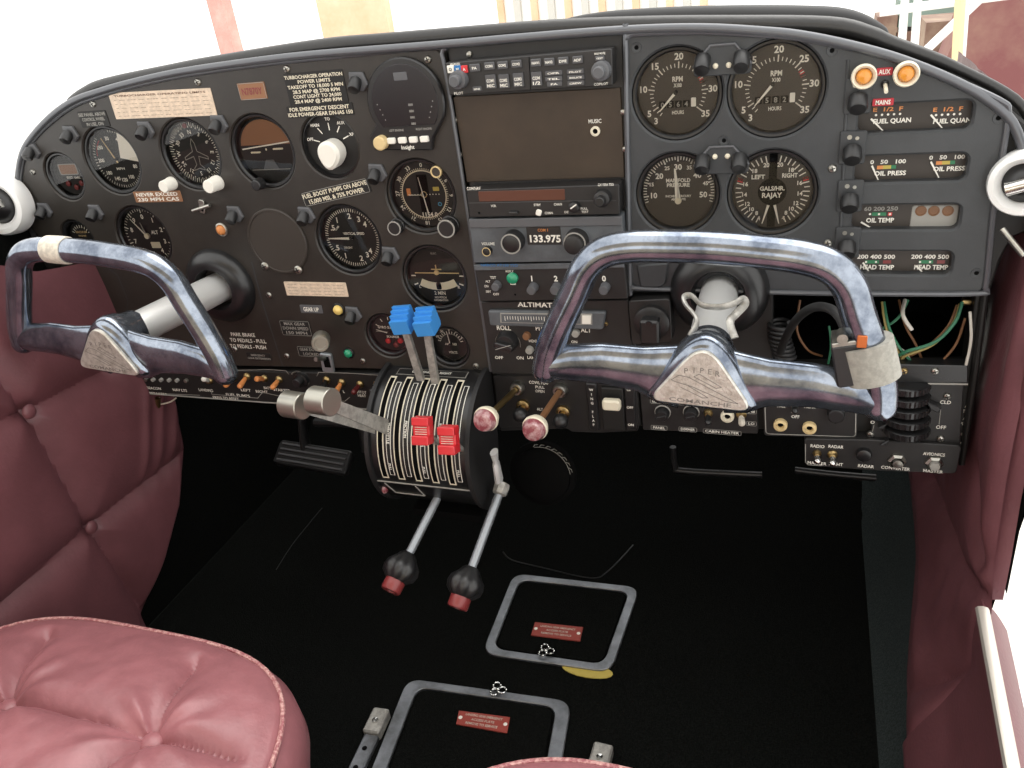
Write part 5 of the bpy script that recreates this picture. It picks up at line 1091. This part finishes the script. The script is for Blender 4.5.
# propeller levers: upright with ribbed blue grips
for (kx, ky, bxp, byp, y0) in ((402, 319, 424, 389, -.010), (425.5, 320.5, 437, 391, -.013)):
    K = at(kx, ky, 'y', y0-.022); B = at(bxp, byp, 'y', y0-.012); lv = MB(panel=False); blade(lv, B+(B-K)*.18, K, .0095, .0075, .0050, 'rough_metal', (1, 0, 0)); lo = lv.build('propeller_lever', t, 'grey lever')
    b = MB(panel=False); b.T = Matrix.Translation(K) @ Matrix.Rotation(-6*D2R, 4, 'Y') @ Matrix.Rotation(12*D2R, 4, 'X')
    prof = [(-.011, -.013), (.009, -.013), (.011, -.009), (.011, .011), (.006, .0125), (.006, .009), (.0005, .0105), (.0005, .0065), (-.005, .008), (-.005, .003), (-.011, .004)]
    n = len(prof); vs = [(-.0108, y, z) for y, z in prof]+[(.0108, y, z) for y, z in prof]; b.add(vs, [[i, (i+1) % n, n+(i+1) % n, n+i] for i in range(n)]+[list(range(n))[::-1], [n+i for i in range(n)]], 'blue'); b.build('grip', lo, 'stepped blue plastic grip')
# mixture levers: short, red ribbed grips lying close to the drum
for (kx, ky, y) in ((423.5, 429.5, -.100), (449.5, 438.5, -.101)):
    K = at(kx, ky, 'y', y); a = math.degrees(math.atan2(-(K.y-QY), K.z-QZ)); lv = MB(panel=False); B = Vector((K.x, *qp(a+14, QR-.01))); blade(lv, B, K, .009, .008, .004, 'rough_metal', (1, 0, 0)); lo = lv.build('mixture_lever', t, 'grey lever')
    b = MB(panel=False); b.T = Matrix.Translation(K) @ Matrix.Rotation(-3*D2R, 4, 'Y') @ Matrix.Rotation((a-78)*D2R, 4, 'X')
    b.T = b.T @ Matrix(((1, 0, 0, 0), (0, 0, -1, 0), (0, 1, 0, 0), (0, 0, 0, 1)))
    for v0, v1, hh, mm in ((-.015, -.0055, .011, 'red'), (-.0055, .0055, .006, 'red'), (.0055, .014, .009, 'red')): b.prism(rrect(0, (v0+v1)/2, .0195, v1-v0+.0004, .0012), -.004, hh, mm, .0008)
    for i in range(4): b.bar(-.007, -.004+i*.0025, .007, -.004+i*.0025, .0007, .006, .0066, 'tape_tan')
    b.build('grip', lo, 'ribbed red plastic grip')
# right end of the drum: latch handle
b = MB(panel=False); a = at(494, 452, 'y', -.075); c = at(499, 480, 'y', -.07); b.tube([a, a.lerp(c, .35), a.lerp(c, .4), c], [.0070, .0045, .0062, .0075], 'shaft_metal', 12, ell=.6); tag(b.build('friction_lock', None, loc=c), 'small silver friction lock handle at the right end of the throttle drum', 'handle')
# two rods hanging below with black fluted knobs and red tips
for i, (top, end, y0, y1, lab) in enumerate((((443, 487), (403, 566), -.055, -.145, 'left of two hanging silver rods with black fluted ball knob and red tip'), ((501, 489), (467, 581), -.055, -.145, 'right of two hanging silver rods with black fluted ball knob and red tip'))):
    A = at(*top, 'y', y0); E_ = at(*end, 'y', y1); d_ = (E_-A).normalized(); L = (E_-A).length; q = d_.to_track_quat('Z', 'Y').to_matrix().to_4x4()
    k = thing('control_rod', lab, 'control rod', A, 'rods hanging below the throttle drum')
    b = MB(panel=False); b.T = Matrix.Translation(A) @ q; b.lathe(0, 0, [(.0001, -.007), (.0085, -.007), (.0095, -.003), (.0085, .006), (.0045, .008)], 'rough_metal', 8, smooth=False); b.build('clamp', k)
    b = MB(panel=False); b.T = Matrix.Translation(A) @ q; b.lathe(0, 0, [(.0050, 0), (.0050, L-.006), (.0066, L-.004)], 'rod_metal', 18); b.build('rod', k)
    b = MB(panel=False); b.T = Matrix.Translation(A) @ q; n = 56; prof = [(.0070, L-.016), (.0105, L-.013), (.0120, L-.010), (.0195, L-.002), (.0212, L+.005), (.0195, L+.012), (.0130, L+.018), (.0001, L+.0185)]; vs = []; fs = []
    for j in range(n):
        a = 2*pi*j/n; f = 1-.10*abs(cos(4*a))**3
        for r, w in prof: rr = r*(f if r > .012 else 1); vs.append((rr*cos(a), rr*sin(a), w))
    K = len(prof)
    for j in range(n):
        for m_ in range(K-1): fs.append([j*K+m_, ((j+1) % n)*K+m_, ((j+1) % n)*K+m_+1, j*K+m_+1])
    b.add(vs, fs, 'knob_black', True); b.build('ball_knob', k)
    b = MB(panel=False); b.T = Matrix.Translation(A) @ q; b.lathe(0, 0, [(.0108, L+.012), (.0118, L+.015), (.0118, L+.029), (.0108, L+.031), (.0060, L+.031), (.0055, L+.028), (.0001, L+.028)], 'tip_red', 24); b.build('red_tip', k)
# quadrant underside block
b = MB(panel=False); extbox(b, (-.235, -.03, -.316), (.09, .04, .010), 'dead_black'); b.build('lower_bracket', t)

# ------------------------------------------------------------------ pedals
def pedal(lab, l, r, y, up):
    a = at(*l, 'y', y); c = at(*r, 'y', y); t = thing('rudder_pedal', lab, 'pedal', (a+c)/2, 'rudder pedals under the panel')
    d_ = (c-a); b = MB(panel=False); L = d_.length; T = Matrix.Translation((a+c)/2) @ d_.to_track_quat('X', 'Z').to_matrix().to_4x4() @ Matrix.Rotation(35*D2R, 4, 'X'); b.T = T
    b.prism(rrect(0, 0, L, .040, .006), -.006, .006, 'knob_black', .002, back=True)
    for i in range(4): b.bar(-L*.45, -.013+i*.009, L*.45, -.013+i*.009, .003, .006, .008, 'knob_grey')
    b.build('tread', t)
    b = MB(panel=False); u0 = (a+c)/2+Vector((-.02, .012, .004)); b.tube([u0, u0+Vector((.0, .01, .05)), u0+Vector((.006, .035, .12)), u0+Vector((.006, .08, .20))], [.012, .009, .010, .012], 'knob_black', 10, ell=.6)
    b.tube([u0+Vector((.02, .015, .045)), u0+Vector((.10, .02, .047))], .007, 'knob_black', 10); b.tube([u0+Vector((.1, .012, .0)), u0+Vector((.1, .02, .05)), u0+Vector((.1, .05, .2))], .005, 'knob_black', 8); b.build('arm', t)
pedal('dark metal rudder pedal hanging below the left switch strip', (278, 452), (350, 464), .13, 1)
for lab, pts in (('dim black tubular pedal bar low under the right yoke', ((673, 447), (675, 466), (684, 471), (762, 475))), ('dim black straight pedal bar under the headset jack panel', ((795, 470), (830, 474), (876, 478)))):
    P = [at(x, y, 'y', .16) for x, y in pts]; b = MB(panel=False); b.tube(smooth_path(P, 5), .0045, 'knob_black', 10); tag(b.build('pedal_bar', None, loc=P[-1]), lab, 'pedal bar')

# ------------------------------------------------------------------ yokes
def yoke(lab, sx, sz, ox, oz, w0, rot):
    t = thing('control_yoke', lab, 'control yoke', (sx, -.012, sz), 'two control yokes')
    c_, s_ = cos(rot*D2R), sin(rot*D2R)
    def Y(a, v, w=0): return (ox+a*c_-v*s_, oz+a*s_+v*c_, w0+w)
    # moulded grommet housing and shaft
    b = MB(); b.lathe(sx+.0, sz+.002, [(.047, -.0125), (.047, .004), (.043, .010), (.034, .0165), (.026, .0165), (.0235, .012), (.0225, .002)], 'bezel', 48, sq=1.0); b.build('grommet_housing', t)
    hx, hz = Y(0, .010)[:2]
    b = MB(); b.tube([(sx, sz, -.01), (hx, hz, w0-.012)], .0182, 'shaft_metal', 36); b.build('shaft', t)
    # hub: grows out of the shaft socket into a rounded triangle
    bp = round_poly([Vector(p) for p in ((0, .043), (-.043, -.0185), (.043, -.0185))], [.026, .014, .014], 8)
    def rad(a, k=1, cy=.004):                          # polar radius of the badge outline about (0, cy)
        dx, dy = cos(a), sin(a); m = len(bp)
        for i in range(m):
            p, q = bp[i], bp[(i+1) % m]; ex, ey = q[0]-p[0], q[1]-p[1]; den = dx*ey-dy*ex
            if abs(den) < 1e-12: continue
            tt = (p[0]*ey-(p[1]-cy)*ex)/den; uu = (p[0]*dy-(p[1]-cy)*dx)/den
            if tt > 0 and -1e-6 <= uu <= 1+1e-6: return tt
        return .03
    b = MB(); n = 56; rows = []
    for w, f, mg in ((-.034, 0, .0200), (-.026, 0, .0215), (-.020, .12, .021), (-.012, .5, .012), (-.004, .85, .009), (.004, 1, .0085), (.010, 1, .0068), (.0145, 1, .0035), (.0162, 1, -.001)):
        row = []
        for i in range(n):
            a = 2*pi*i/n; r1 = rad(a)+mg; x1, y1 = r1*cos(a), .004+r1*sin(a); x0, y0 = .0205*cos(a)*(mg/.02 if f == 0 else 1), .010+.0205*sin(a)*(mg/.02 if f == 0 else 1)
            row.append(Y(lerp(x0, x1, f), lerp(y0, y1, f), w))
        rows.append(row)
    vs = [p for r_ in rows for p in r_]; fs = []
    for j in range(len(rows)-1):
        for i in range(n): fs.append([j*n+i, j*n+(i+1) % n, (j+1)*n+(i+1) % n, (j+1)*n+i])
    fs.append([(len(rows)-1)*n+i for i in range(n)]); b.add(vs, fs, 'yoke', True); b.build('hub', t)
    # badge
    b = MB(); b.prism([Y(*p)[:2] for p in bp], w0+.016, w0+.0195, 'badge', .0012)
    ww = w0+.0197
    def bt(s, a, v, h, wd): p = Y(a, v); b.text(s, p[0], p[1], ww, h, 'badge_ink', wd, rot, .02)
    for i, ch in enumerate('PIPER'): bt(ch, -.0125+i*.0062, .0155-.0004*(i-2)**2, .0046, .0040)
    bt('COMANCHE', 0, -.0140, .0036, .050)
    pl = [(-.024, .004), (-.018, .009), (-.010, .008), (.024, -.0085), (.030, -.0115), (.020, -.0105), (-.008, .0), (-.020, .0025)]
    b.line([Y(*p)[:2] for p in pl], .0007, ww, 'badge_ink', True); b.line([Y(*p)[:2] for p in ((-.002, .012), (.016, .002), (.012, .0005), (-.006, .009), (-.002, .012))], .0007, ww, 'badge_ink'); b.line([Y(*p)[:2] for p in ((-.010, .0), (.006, -.009), (.002, -.0098), (-.016, -.002))], .0007, ww, 'badge_ink')
    b.line([Y(*p)[:2] for p in bp], .0007, ww, 'badge_ink', True) if False else None
    b.build('badge', t, 'silver triangular badge')
    # arms, tapering wings
    for sg in (-1, 1):
        b = MB(); b.tube([Y(sg*.018, -.004, -.002), Y(sg*.034, -.003, .000), Y(sg*.052, .000, .0), Y(sg*.085, .001, -.001), Y(sg*.112, -.001, -.001), Y(sg*.130, -.004, 0), Y(sg*.140, -.006, 0)],
            [(.030, .0125), (.0275, .012), (.0215, .0115), (.0195, .011), (.0175, .0115), (.0150, .012), (.010, .010)], 'yoke', 28, up=(0, 1, 0)); b.build('arm', t)
    # grip loop
    half = [(.136, -.010), (.1325, .010), (.1225, .036), (.1090, .066), (.099, .0885), (.084, .1025), (.062, .1085), (.032, .1105), (0, .1115)]
    pts = [Y(-x, y, .0) for x, y in half]+[Y(x, y, .0) for x, y in half[-2::-1]]
    b = MB(); b.tube(smooth_path(pts, 6), .0128, 'yoke', 26, ell=1.0); 
    for e in (pts[0], pts[-1]): b.sphere(e, .0128, 'yoke', 18, 10)
    b.build('grip', t)
    return t, Y
tl, YL = yoke('left control yoke with beige tape wrapped round the top bar of its grip', -.510, -.041, -.541, -.052, .150, -5)
tr, YR = yoke('right control yoke with grey tape and a boxed button on its right grip', .081, -.036, .083, -.047, .150, -3.5)
def wrap(lab, Y, a0, a1, r0, m, cat='tape'):       # band of tape round the grip between two grip points
    p = Vector(Y(*a0)); q = Vector(Y(*a1)); d_ = q-p; b = MB(); b.tube([p, p+d_*.02, p+d_*.5, q-d_*.02, q], [r0*.97, r0, r0*1.02, r0, r0*.97], m, 26); return b
b = wrap('', YL, (-.050, .1100), (-.024, .1108), .0142, 'tape_tan'); tag(b.build('tape_wrap', None, loc=(YL(-.05, .095)[0], -.15, YL(-.05, .095)[1])), 'worn beige tape wound round the top bar of the left yoke', 'tape')
# push-to-talk box strapped to the right grip
pc = YR(.128, .028); loc = (pc[0], -.15, pc[1])
t = thing('push_to_talk_switch', 'small push-to-talk box strapped with grey tape to the right yoke grip', 'switch box', loc)
b = MB(); b.T = Matrix.Translation((pc[0]-.019, pc[1]+.001, pc[2])) @ Matrix.Rotation(12*D2R, 4, 'Z'); b.rbox(0, 0, .024, .036, -.014, .012, 'knob_black', .003, .0015); b.rbox(0, .0185, .022, .004, -.013, .011, 'metal', .001, .0006); b.build('box', t)
b = MB(); p = YR(.1180, .0445); q = YR(.1290, .014); ax = (Vector(q)-Vector(p)).normalized(); b.tube([Vector(p)+Vector((-.0015, 0, 0)), Vector(p).lerp(Vector(q), .03)+Vector((-.0015, 0, 0)), Vector(q)+Vector((-.0015, 0, 0))], [(.0205, .0165)]*3, 'tape_grey', 26, up=(1, .0, 0)); b.build('tape', t, 'grey tape')
b = MB(); p = YR(.100, .050); b.lathe(p[0], p[1], [(.004, w) for w in ()] or [(.004, p[2]+.0), (.004, p[2]+.012), (.0001, p[2]+.012)], 'metal', 14); b.build('button', t)
b = MB(); p = YR(.1135, .050, .010); b.T = Matrix.Translation(p); b.rbox(0, 0, .007, .010, -.004, .004, 'wire_copper', .001, .0005); b.T = None; b.build('copper_tag', t, 'copper tag')
b = MB(panel=False); P = [at(848, 337, 'y', -.150), at(840, 318, 'y', -.14), at(828, 308, 'y', -.12), at(812, 308, 'y', -.09), at(797, 319, 'y', -.06), at(786, 337, 'y', -.02), at(779, 356, 'y', .01)]
b.tube(smooth_path(P, 7), .0038, 'rubber', 12); tag(b.build('cable', None, loc=P[-1]), 'grey cable arching from the taped button box down behind the right yoke', 'cable')
# bent wire clip over the right shaft
b = MB(); sx, sz = .081, -.036; w1 = .105; pts = [(sx-.030, sz+.016, w1+.004), (sx-.026, sz+.012, w1), (sx-.0195, sz+.003, w1+.002), (sx-.012, sz-.0, w1+.006)]
c1 = [at(x, y, 'y', yy) for x, y, yy in ((690, 336, -.14), (697, 320, -.13), (686, 305, -.115), (684, 297, -.108), (692, 296, -.108), (702, 305, -.118), (720, 307, -.122), (735, 303, -.118), (742, 299, -.110), (745, 304, -.110), (736, 314, -.118), (730, 322, -.13), (735, 338, -.14))]
b = MB(panel=False); b.tube(smooth_path(c1, 5), .0018, 'rough_metal', 10, ell=1.9); tag(b.build('wire_clip', None, loc=c1[0]), 'bent bright spring clip over the shaft of the right yoke', 'clip')

# ------------------------------------------------------------------ side vents
def vent(lab, px, py, r, yoff, nrm):
    c = at(px, py, 'y', yoff); t = thing('eyeball_vent', lab, 'air vent', c, 'eyeball air vents')
    T = Matrix.Translation(c) @ Vector(nrm).to_track_quat('Z', 'Y').to_matrix().to_4x4()
    b = MB(panel=False); b.T = T; b.lathe(0, 0, [(r*1.04, -.012), (r*1.02, .002), (r*.94, .008), (r*.78, .009), (r*.62, .004), (r*.60, -.006)], 'white_paint', 44); b.build('ring', t, 'white ring')
    b = MB(panel=False); b.T = T; b.sphere((0, 0, -.008), r*.66, 'bezel', 28, 16); b.build('ball', t)
    b = MB(panel=False); b.T = T; b.tube([(-r*.4, -.004, r*.46), (r*.42, .004, r*.40)], .0056, 'chrome', 12); b.build('nozzle_handle', t)
vent('white-ringed eyeball air vent at the left end of the panel', 0, 205, .037, -.022, (.2, -1, .12))
vent('white-ringed eyeball air vent at the right edge beside the grey panel', 1024, 183, .026, -.01, (-.35, -1, .1))
# black side housings carrying the vents
t = thing('side_housing', 'black moulded housing behind the left air vent, down to the yoke', 'housing', at(20, 250, 'y', .01))
b = MB(); hp = [U(x, y) for x, y in ((-60, 205), (4, 192), (22, 196), (30, 240), (58, 268), (40, 282), (0, 300), (-60, 330))]; b.prism(round_poly([Vector(p) for p in hp], .01, 3), -.035, -.006, 'base_black', .004); b.build('shell', t)
t = thing('side_housing', 'black moulded housing around the right air vent beside the grey panel', 'housing', at(1015, 240, 'y', .01))
b = MB(); hp = [U(x, y) for x, y in ((1008, 108), (1060, 150), (1060, 222), (1014, 240), (1002, 262), (990, 300), (980, 380), (966, 470), (960, 470), (984, 290), (992, 215))]; b.prism(hp, -.035, -.006, 'base_black', .002); b.build('shell', t)
b = MB(panel=False); P = [at(1002, 229, 'y', -.022), at(1024, 256, 'y', -.035)]; b.tube(P, .0026, 'metal', 10); tag(b.build('door_stay', None, loc=P[0]), 'thin metal stay below the right air vent', 'stay')

# ------------------------------------------------------------------ floor hatches
def hatch(lab, px, inset, lab2, platepx, ringpx, tile, rad=.022):
    C = [at(x, y, 'z', FL) for x, y in px]; cx = sum(p.x for p in C)/4; cy = sum(p.y for p in C)/4
    t = thing('floor_hatch', lab, 'hatch', (cx, cy, FL), 'hatches in the carpeted floor')
    out = round_poly([Vector((p.x, p.y)) for p in C], rad, 8); k = inset; C2 = [Vector((p.x+(cx-p.x)*k, p.y+(cy-p.y)*k)) for p in C]; inn = round_poly(C2, rad*.8, 8)
    b = MB(panel=False); plate(b, [tuple(p) for p in out], [[tuple(p) for p in inn]], FL, FL+.004, 'frame_metal', .001); b.build('frame', t)
    b = MB(panel=False); b.prism([tuple(p) for p in round_poly([Vector((p.x+(cx-p.x)*(k+.03), p.y+(cy-p.y)*(k+.03))) for p in C], rad*.7, 6)], FL, FL+.0035, 'carpet', .001); b.build('lid', t)
    P = [at(x, y, 'z', FL+.005) for x, y in platepx]; b = MB(panel=False); b.prism([(p.x, p.y) for p in P], FL+.003, FL+.0052, 'floor_red', .0004)
    a = (P[0]+P[3])/2; c = (P[1]+P[2])/2; d_ = c-a; ang = math.degrees(math.atan2(d_.y, d_.x)); mid = (a+c)/2
    for i, s in enumerate(('LANDING GEAR EMERGENCY', 'ACCESS PLATE', 'REMOVE TO SERVICE')):
        o = Vector((-d_.y, d_.x)).normalized()*(.006-.006*i); b.text(s, mid.x+o.x, mid.y+o.y, FL+.0055, .0032, 'tape_tan', d_.length*(.72, .45, .62)[i], ang)
    for e in (a.lerp(c, .06), a.lerp(c, .94)): b.disc(e.x, e.y, .0026, FL+.0056, 'white', 10)
    b.build('red_placard', t, 'small red placard')
    r = at(*ringpx, 'z', FL+.006); b = MB(panel=False)
    for k_ in range(3):
        a_ = 90+120*k_+30; q = Vector((r.x+.0062*cos(a_*D2R), r.y+.0062*sin(a_*D2R), FL+.0075)); b.tube([q+Vector((.0048*cos(g*pi/8), .0048*sin(g*pi/8), 0)) for g in range(16)], .0013, 'chrome', 8, closed=True)
    b.sphere((r.x, r.y, FL+.007), .003, 'chrome', 12, 8); b.build('latch_ring', t, 'three-lobed chrome latch')
hatch('far floor hatch with metal frame and red placard under the panel', [(514, 575), (640, 589), (611, 674), (482, 655)], .14, '', [(535, 622), (583, 627), (580, 641), (531, 635)], (546, 651), 0)
hatch('near floor hatch with metal frame and red placard, between the seats', [(408, 680), (572, 703), (556, 800), (366, 786)], .16, '', [(459, 710.5), (510, 717), (507, 733), (456, 724)], (498, 690), 0)
b = MB(panel=False); q = at(588, 668, 'z', FL); b.prism([(q.x+.034*cos(a*pi/10), q.y+.012*sin(a*pi/10)-.004) for a in range(20)], FL, FL+.0012, 'yellow', .0003); tag(b.build('yellow_tag', None, loc=(q.x, q.y, FL)), 'dull yellow tag peeping from under the far floor hatch', 'tag')
# seam of the carpet over the tunnel
b = MB(panel=False); b.tube(smooth_path([at(x, y, 'z', FL+.0006) for x, y in ((503, 552), (512, 560), (540, 567), (590, 578), (608, 571), (633, 545))], 5), .0010, 'knob_black', 6); tag(b.build('carpet_seam', None, loc=at(590, 578, 'z', FL)), 'faint raised carpet seam curving behind the far floor hatch', 'seam')
b = MB(panel=False); b.tube(smooth_path([at(x, y, 'z', FL+.0006) for x, y in ((276, 570), (292, 545), (312, 520), (322, 508))], 5), .0006, 'base_black', 6); tag(b.build('carpet_seam', None, loc=at(292, 545, 'z', FL)), 'faint carpet join running up the left floor', 'seam')

# ------------------------------------------------------------------ seat rails
def rail(lab, a, c, wd):
    P = at(*a, 'z', FL+.01); dirv = Vector((-.02, -1)).normalized() if c is None else (at(*c, 'z', FL+.01)-P).xy.normalized(); t = thing('seat_rail', lab, 'seat rail', (P.x, P.y, FL), 'perforated seat rails')
    L = .34; nrm = Vector((-dirv.y, dirv.x)); b = MB(panel=False); q = P.xy+dirv*L
    b.prism([tuple(P.xy+nrm*wd/2), tuple(P.xy-nrm*wd/2), tuple(q-nrm*wd/2), tuple(q+nrm*wd/2)], FL, FL+.008, 'frame_metal', .002)
    for i in range(9): o = P.xy+dirv*(.045+i*.026); b.disc(o.x, o.y, .0032, FL+.0085, 'dead_black', 12)
    b.build('track', t)
    b = MB(panel=False); b.T = Matrix.Translation((P.x+dirv.x*.008, P.y+dirv.y*.008, 0)) @ Matrix.Rotation(math.atan2(dirv.y, dirv.x)-pi/2, 4, 'Z'); b.prism(rrect(0, 0, wd*1.15, .036, .003), FL, FL+.014, 'rough_metal', .002); b.lathe(0, .002, [(.0042, FL+.014), (.0036, FL+.016), (.0001, FL+.0165)], 'chrome', 12); b.build('end_stop', t)
rail('perforated silver seat rail between the left seat and near hatch', (379, 716), (362, 752), .019)
rail('silver seat rail end peeping above the right seat cushion edge', (602, 752), None, .020)

# ------------------------------------------------------------------ seats
def seat(lab, cx, hw, yf, yb, ztop, crease, buttons, apex=.0, nx=150, ny=150, welt=True, expo=3.2):
    t = thing('pilot_seat', lab, 'seat', (cx, (yf+yb)/2, FL), 'burgundy leather seats')
    hy = (yf-yb)/2; cy = (yf+yb)/2; b = MB(panel=False); vs = []; fs = []
    N = 420; M_ = 170
    def top(x, y):
        e = (abs((x-cx)/hw)**expo+abs((y-cy)/hy)**expo)**(1/expo)
        crown = .040*(1-e**2.6) if e < 1 else 0
        d = min([seg_d((x, y), *c)[0] for c in crease] or [1]); h = -.016*math.exp(-d/.010)*(1-sm(.86, .97, e))
        for q in buttons:
            g = math.hypot(x-q[0], y-q[1]); h -= .012*math.exp(-(g/.022)**2)
            an = math.atan2(y-q[1], x-q[0]); h += .0018*sin(an*9+q[0]*40)*math.exp(-((g-.035)/.03)**2)
        h += .0025*noise.noise(Vector((x*18, y*18, 3)))+.0008*noise.noise(Vector((x*60, y*60, 7)))
        return ztop-.03+crown+h*sm(1, .93, e)
    # concentric rings from the middle out, then round the shoulder and down the side
    for j in range(M_+1):
        f = j/M_
        for i in range(N):
            a = 2*pi*i/N; r = 1/(abs(cos(a))**expo+abs(sin(a))**expo)**(1/expo); x = cx+hw*r*cos(a)*f; y = cy+hy*r*sin(a)*f; vs.append((x, y, top(x, y)))
    base = M_*N; side = []
    for k, (dr, dz) in enumerate(((.004, -.003), (.0065, -.0075), (.005, -.012), (.009, -.016), (.017, -.030), (.019, -.055), (.012, -.085), (.002, -.105), (-.03, -.115))):
        for i in range(N):
            a = 2*pi*i/N; r = 1/(abs(cos(a))**expo+abs(sin(a))**expo)**(1/expo); x = cx+hw*r*cos(a); y = cy+hy*r*sin(a); n_ = Vector((x-cx, y-cy)).normalized()
            vs.append((x+n_.x*dr, y+n_.y*dr, ztop-.03+dz+.002*noise.noise(Vector((x*20, y*20, k*.3)))))
    R_ = M_+1+9
    for j in range(R_-1):
        for i in range(N): fs.append([j*N+i, (j+1)*N+i, (j+1)*N+(i+1) % N, j*N+(i+1) % N])
    b.add(vs, fs, 'leather_seat', True); b.build('cushion', t)
    ring = []
    for i in range(120):
        a = 2*pi*i/120; r = 1/(abs(cos(a))**expo+abs(sin(a))**expo)**(1/expo); ring.append((cx+(hw+.005)*r*cos(a), cy+(hy+.005)*r*sin(a), ztop-.0335))
    b = MB(panel=False); b.tube(ring, .0024, 'leather_worn', 8, closed=True); b.build('piping', t, 'scuffed pale piping')
    for q in buttons: b = MB(panel=False); b.sphere((q[0], q[1], top(*q)+.004), .011, 'leather_seat', 20, 10, (1, 1, .55)); b.build('upholstery_button', t)
    b = MB(panel=False); extbox(b, (cx, cy, FL+.095+.03), (hw*1.5, hy*1.5, .17), 'base_black'); b.build('seat_base', t)
    return t
def S(px, py, z=-.30): p = at(px, py, 'z', z); return (p.x, p.y)
B1, B2 = S(147, 733, -.292), S(3, 700, -.292)
cr = [(B1, B2), (B1, S(262, 762)), (B1, S(165, 650)), (B1, (B1[0]-.02, B1[1]-.12)), (B2, S(52, 614)), (B2, (B2[0]-.10, B2[1]-.02)), (B1, S(205, 636))]
cr = [(B1, B2), (B1, S(258, 757)), (B1, S(203, 640)), (B1, (B1[0]-.03, B1[1]-.14)), (B2, S(52, 618)), (B2, (B2[0]-.14, B2[1]-.01)), (B2, (B2[0]-.02, B2[1]-.14))]
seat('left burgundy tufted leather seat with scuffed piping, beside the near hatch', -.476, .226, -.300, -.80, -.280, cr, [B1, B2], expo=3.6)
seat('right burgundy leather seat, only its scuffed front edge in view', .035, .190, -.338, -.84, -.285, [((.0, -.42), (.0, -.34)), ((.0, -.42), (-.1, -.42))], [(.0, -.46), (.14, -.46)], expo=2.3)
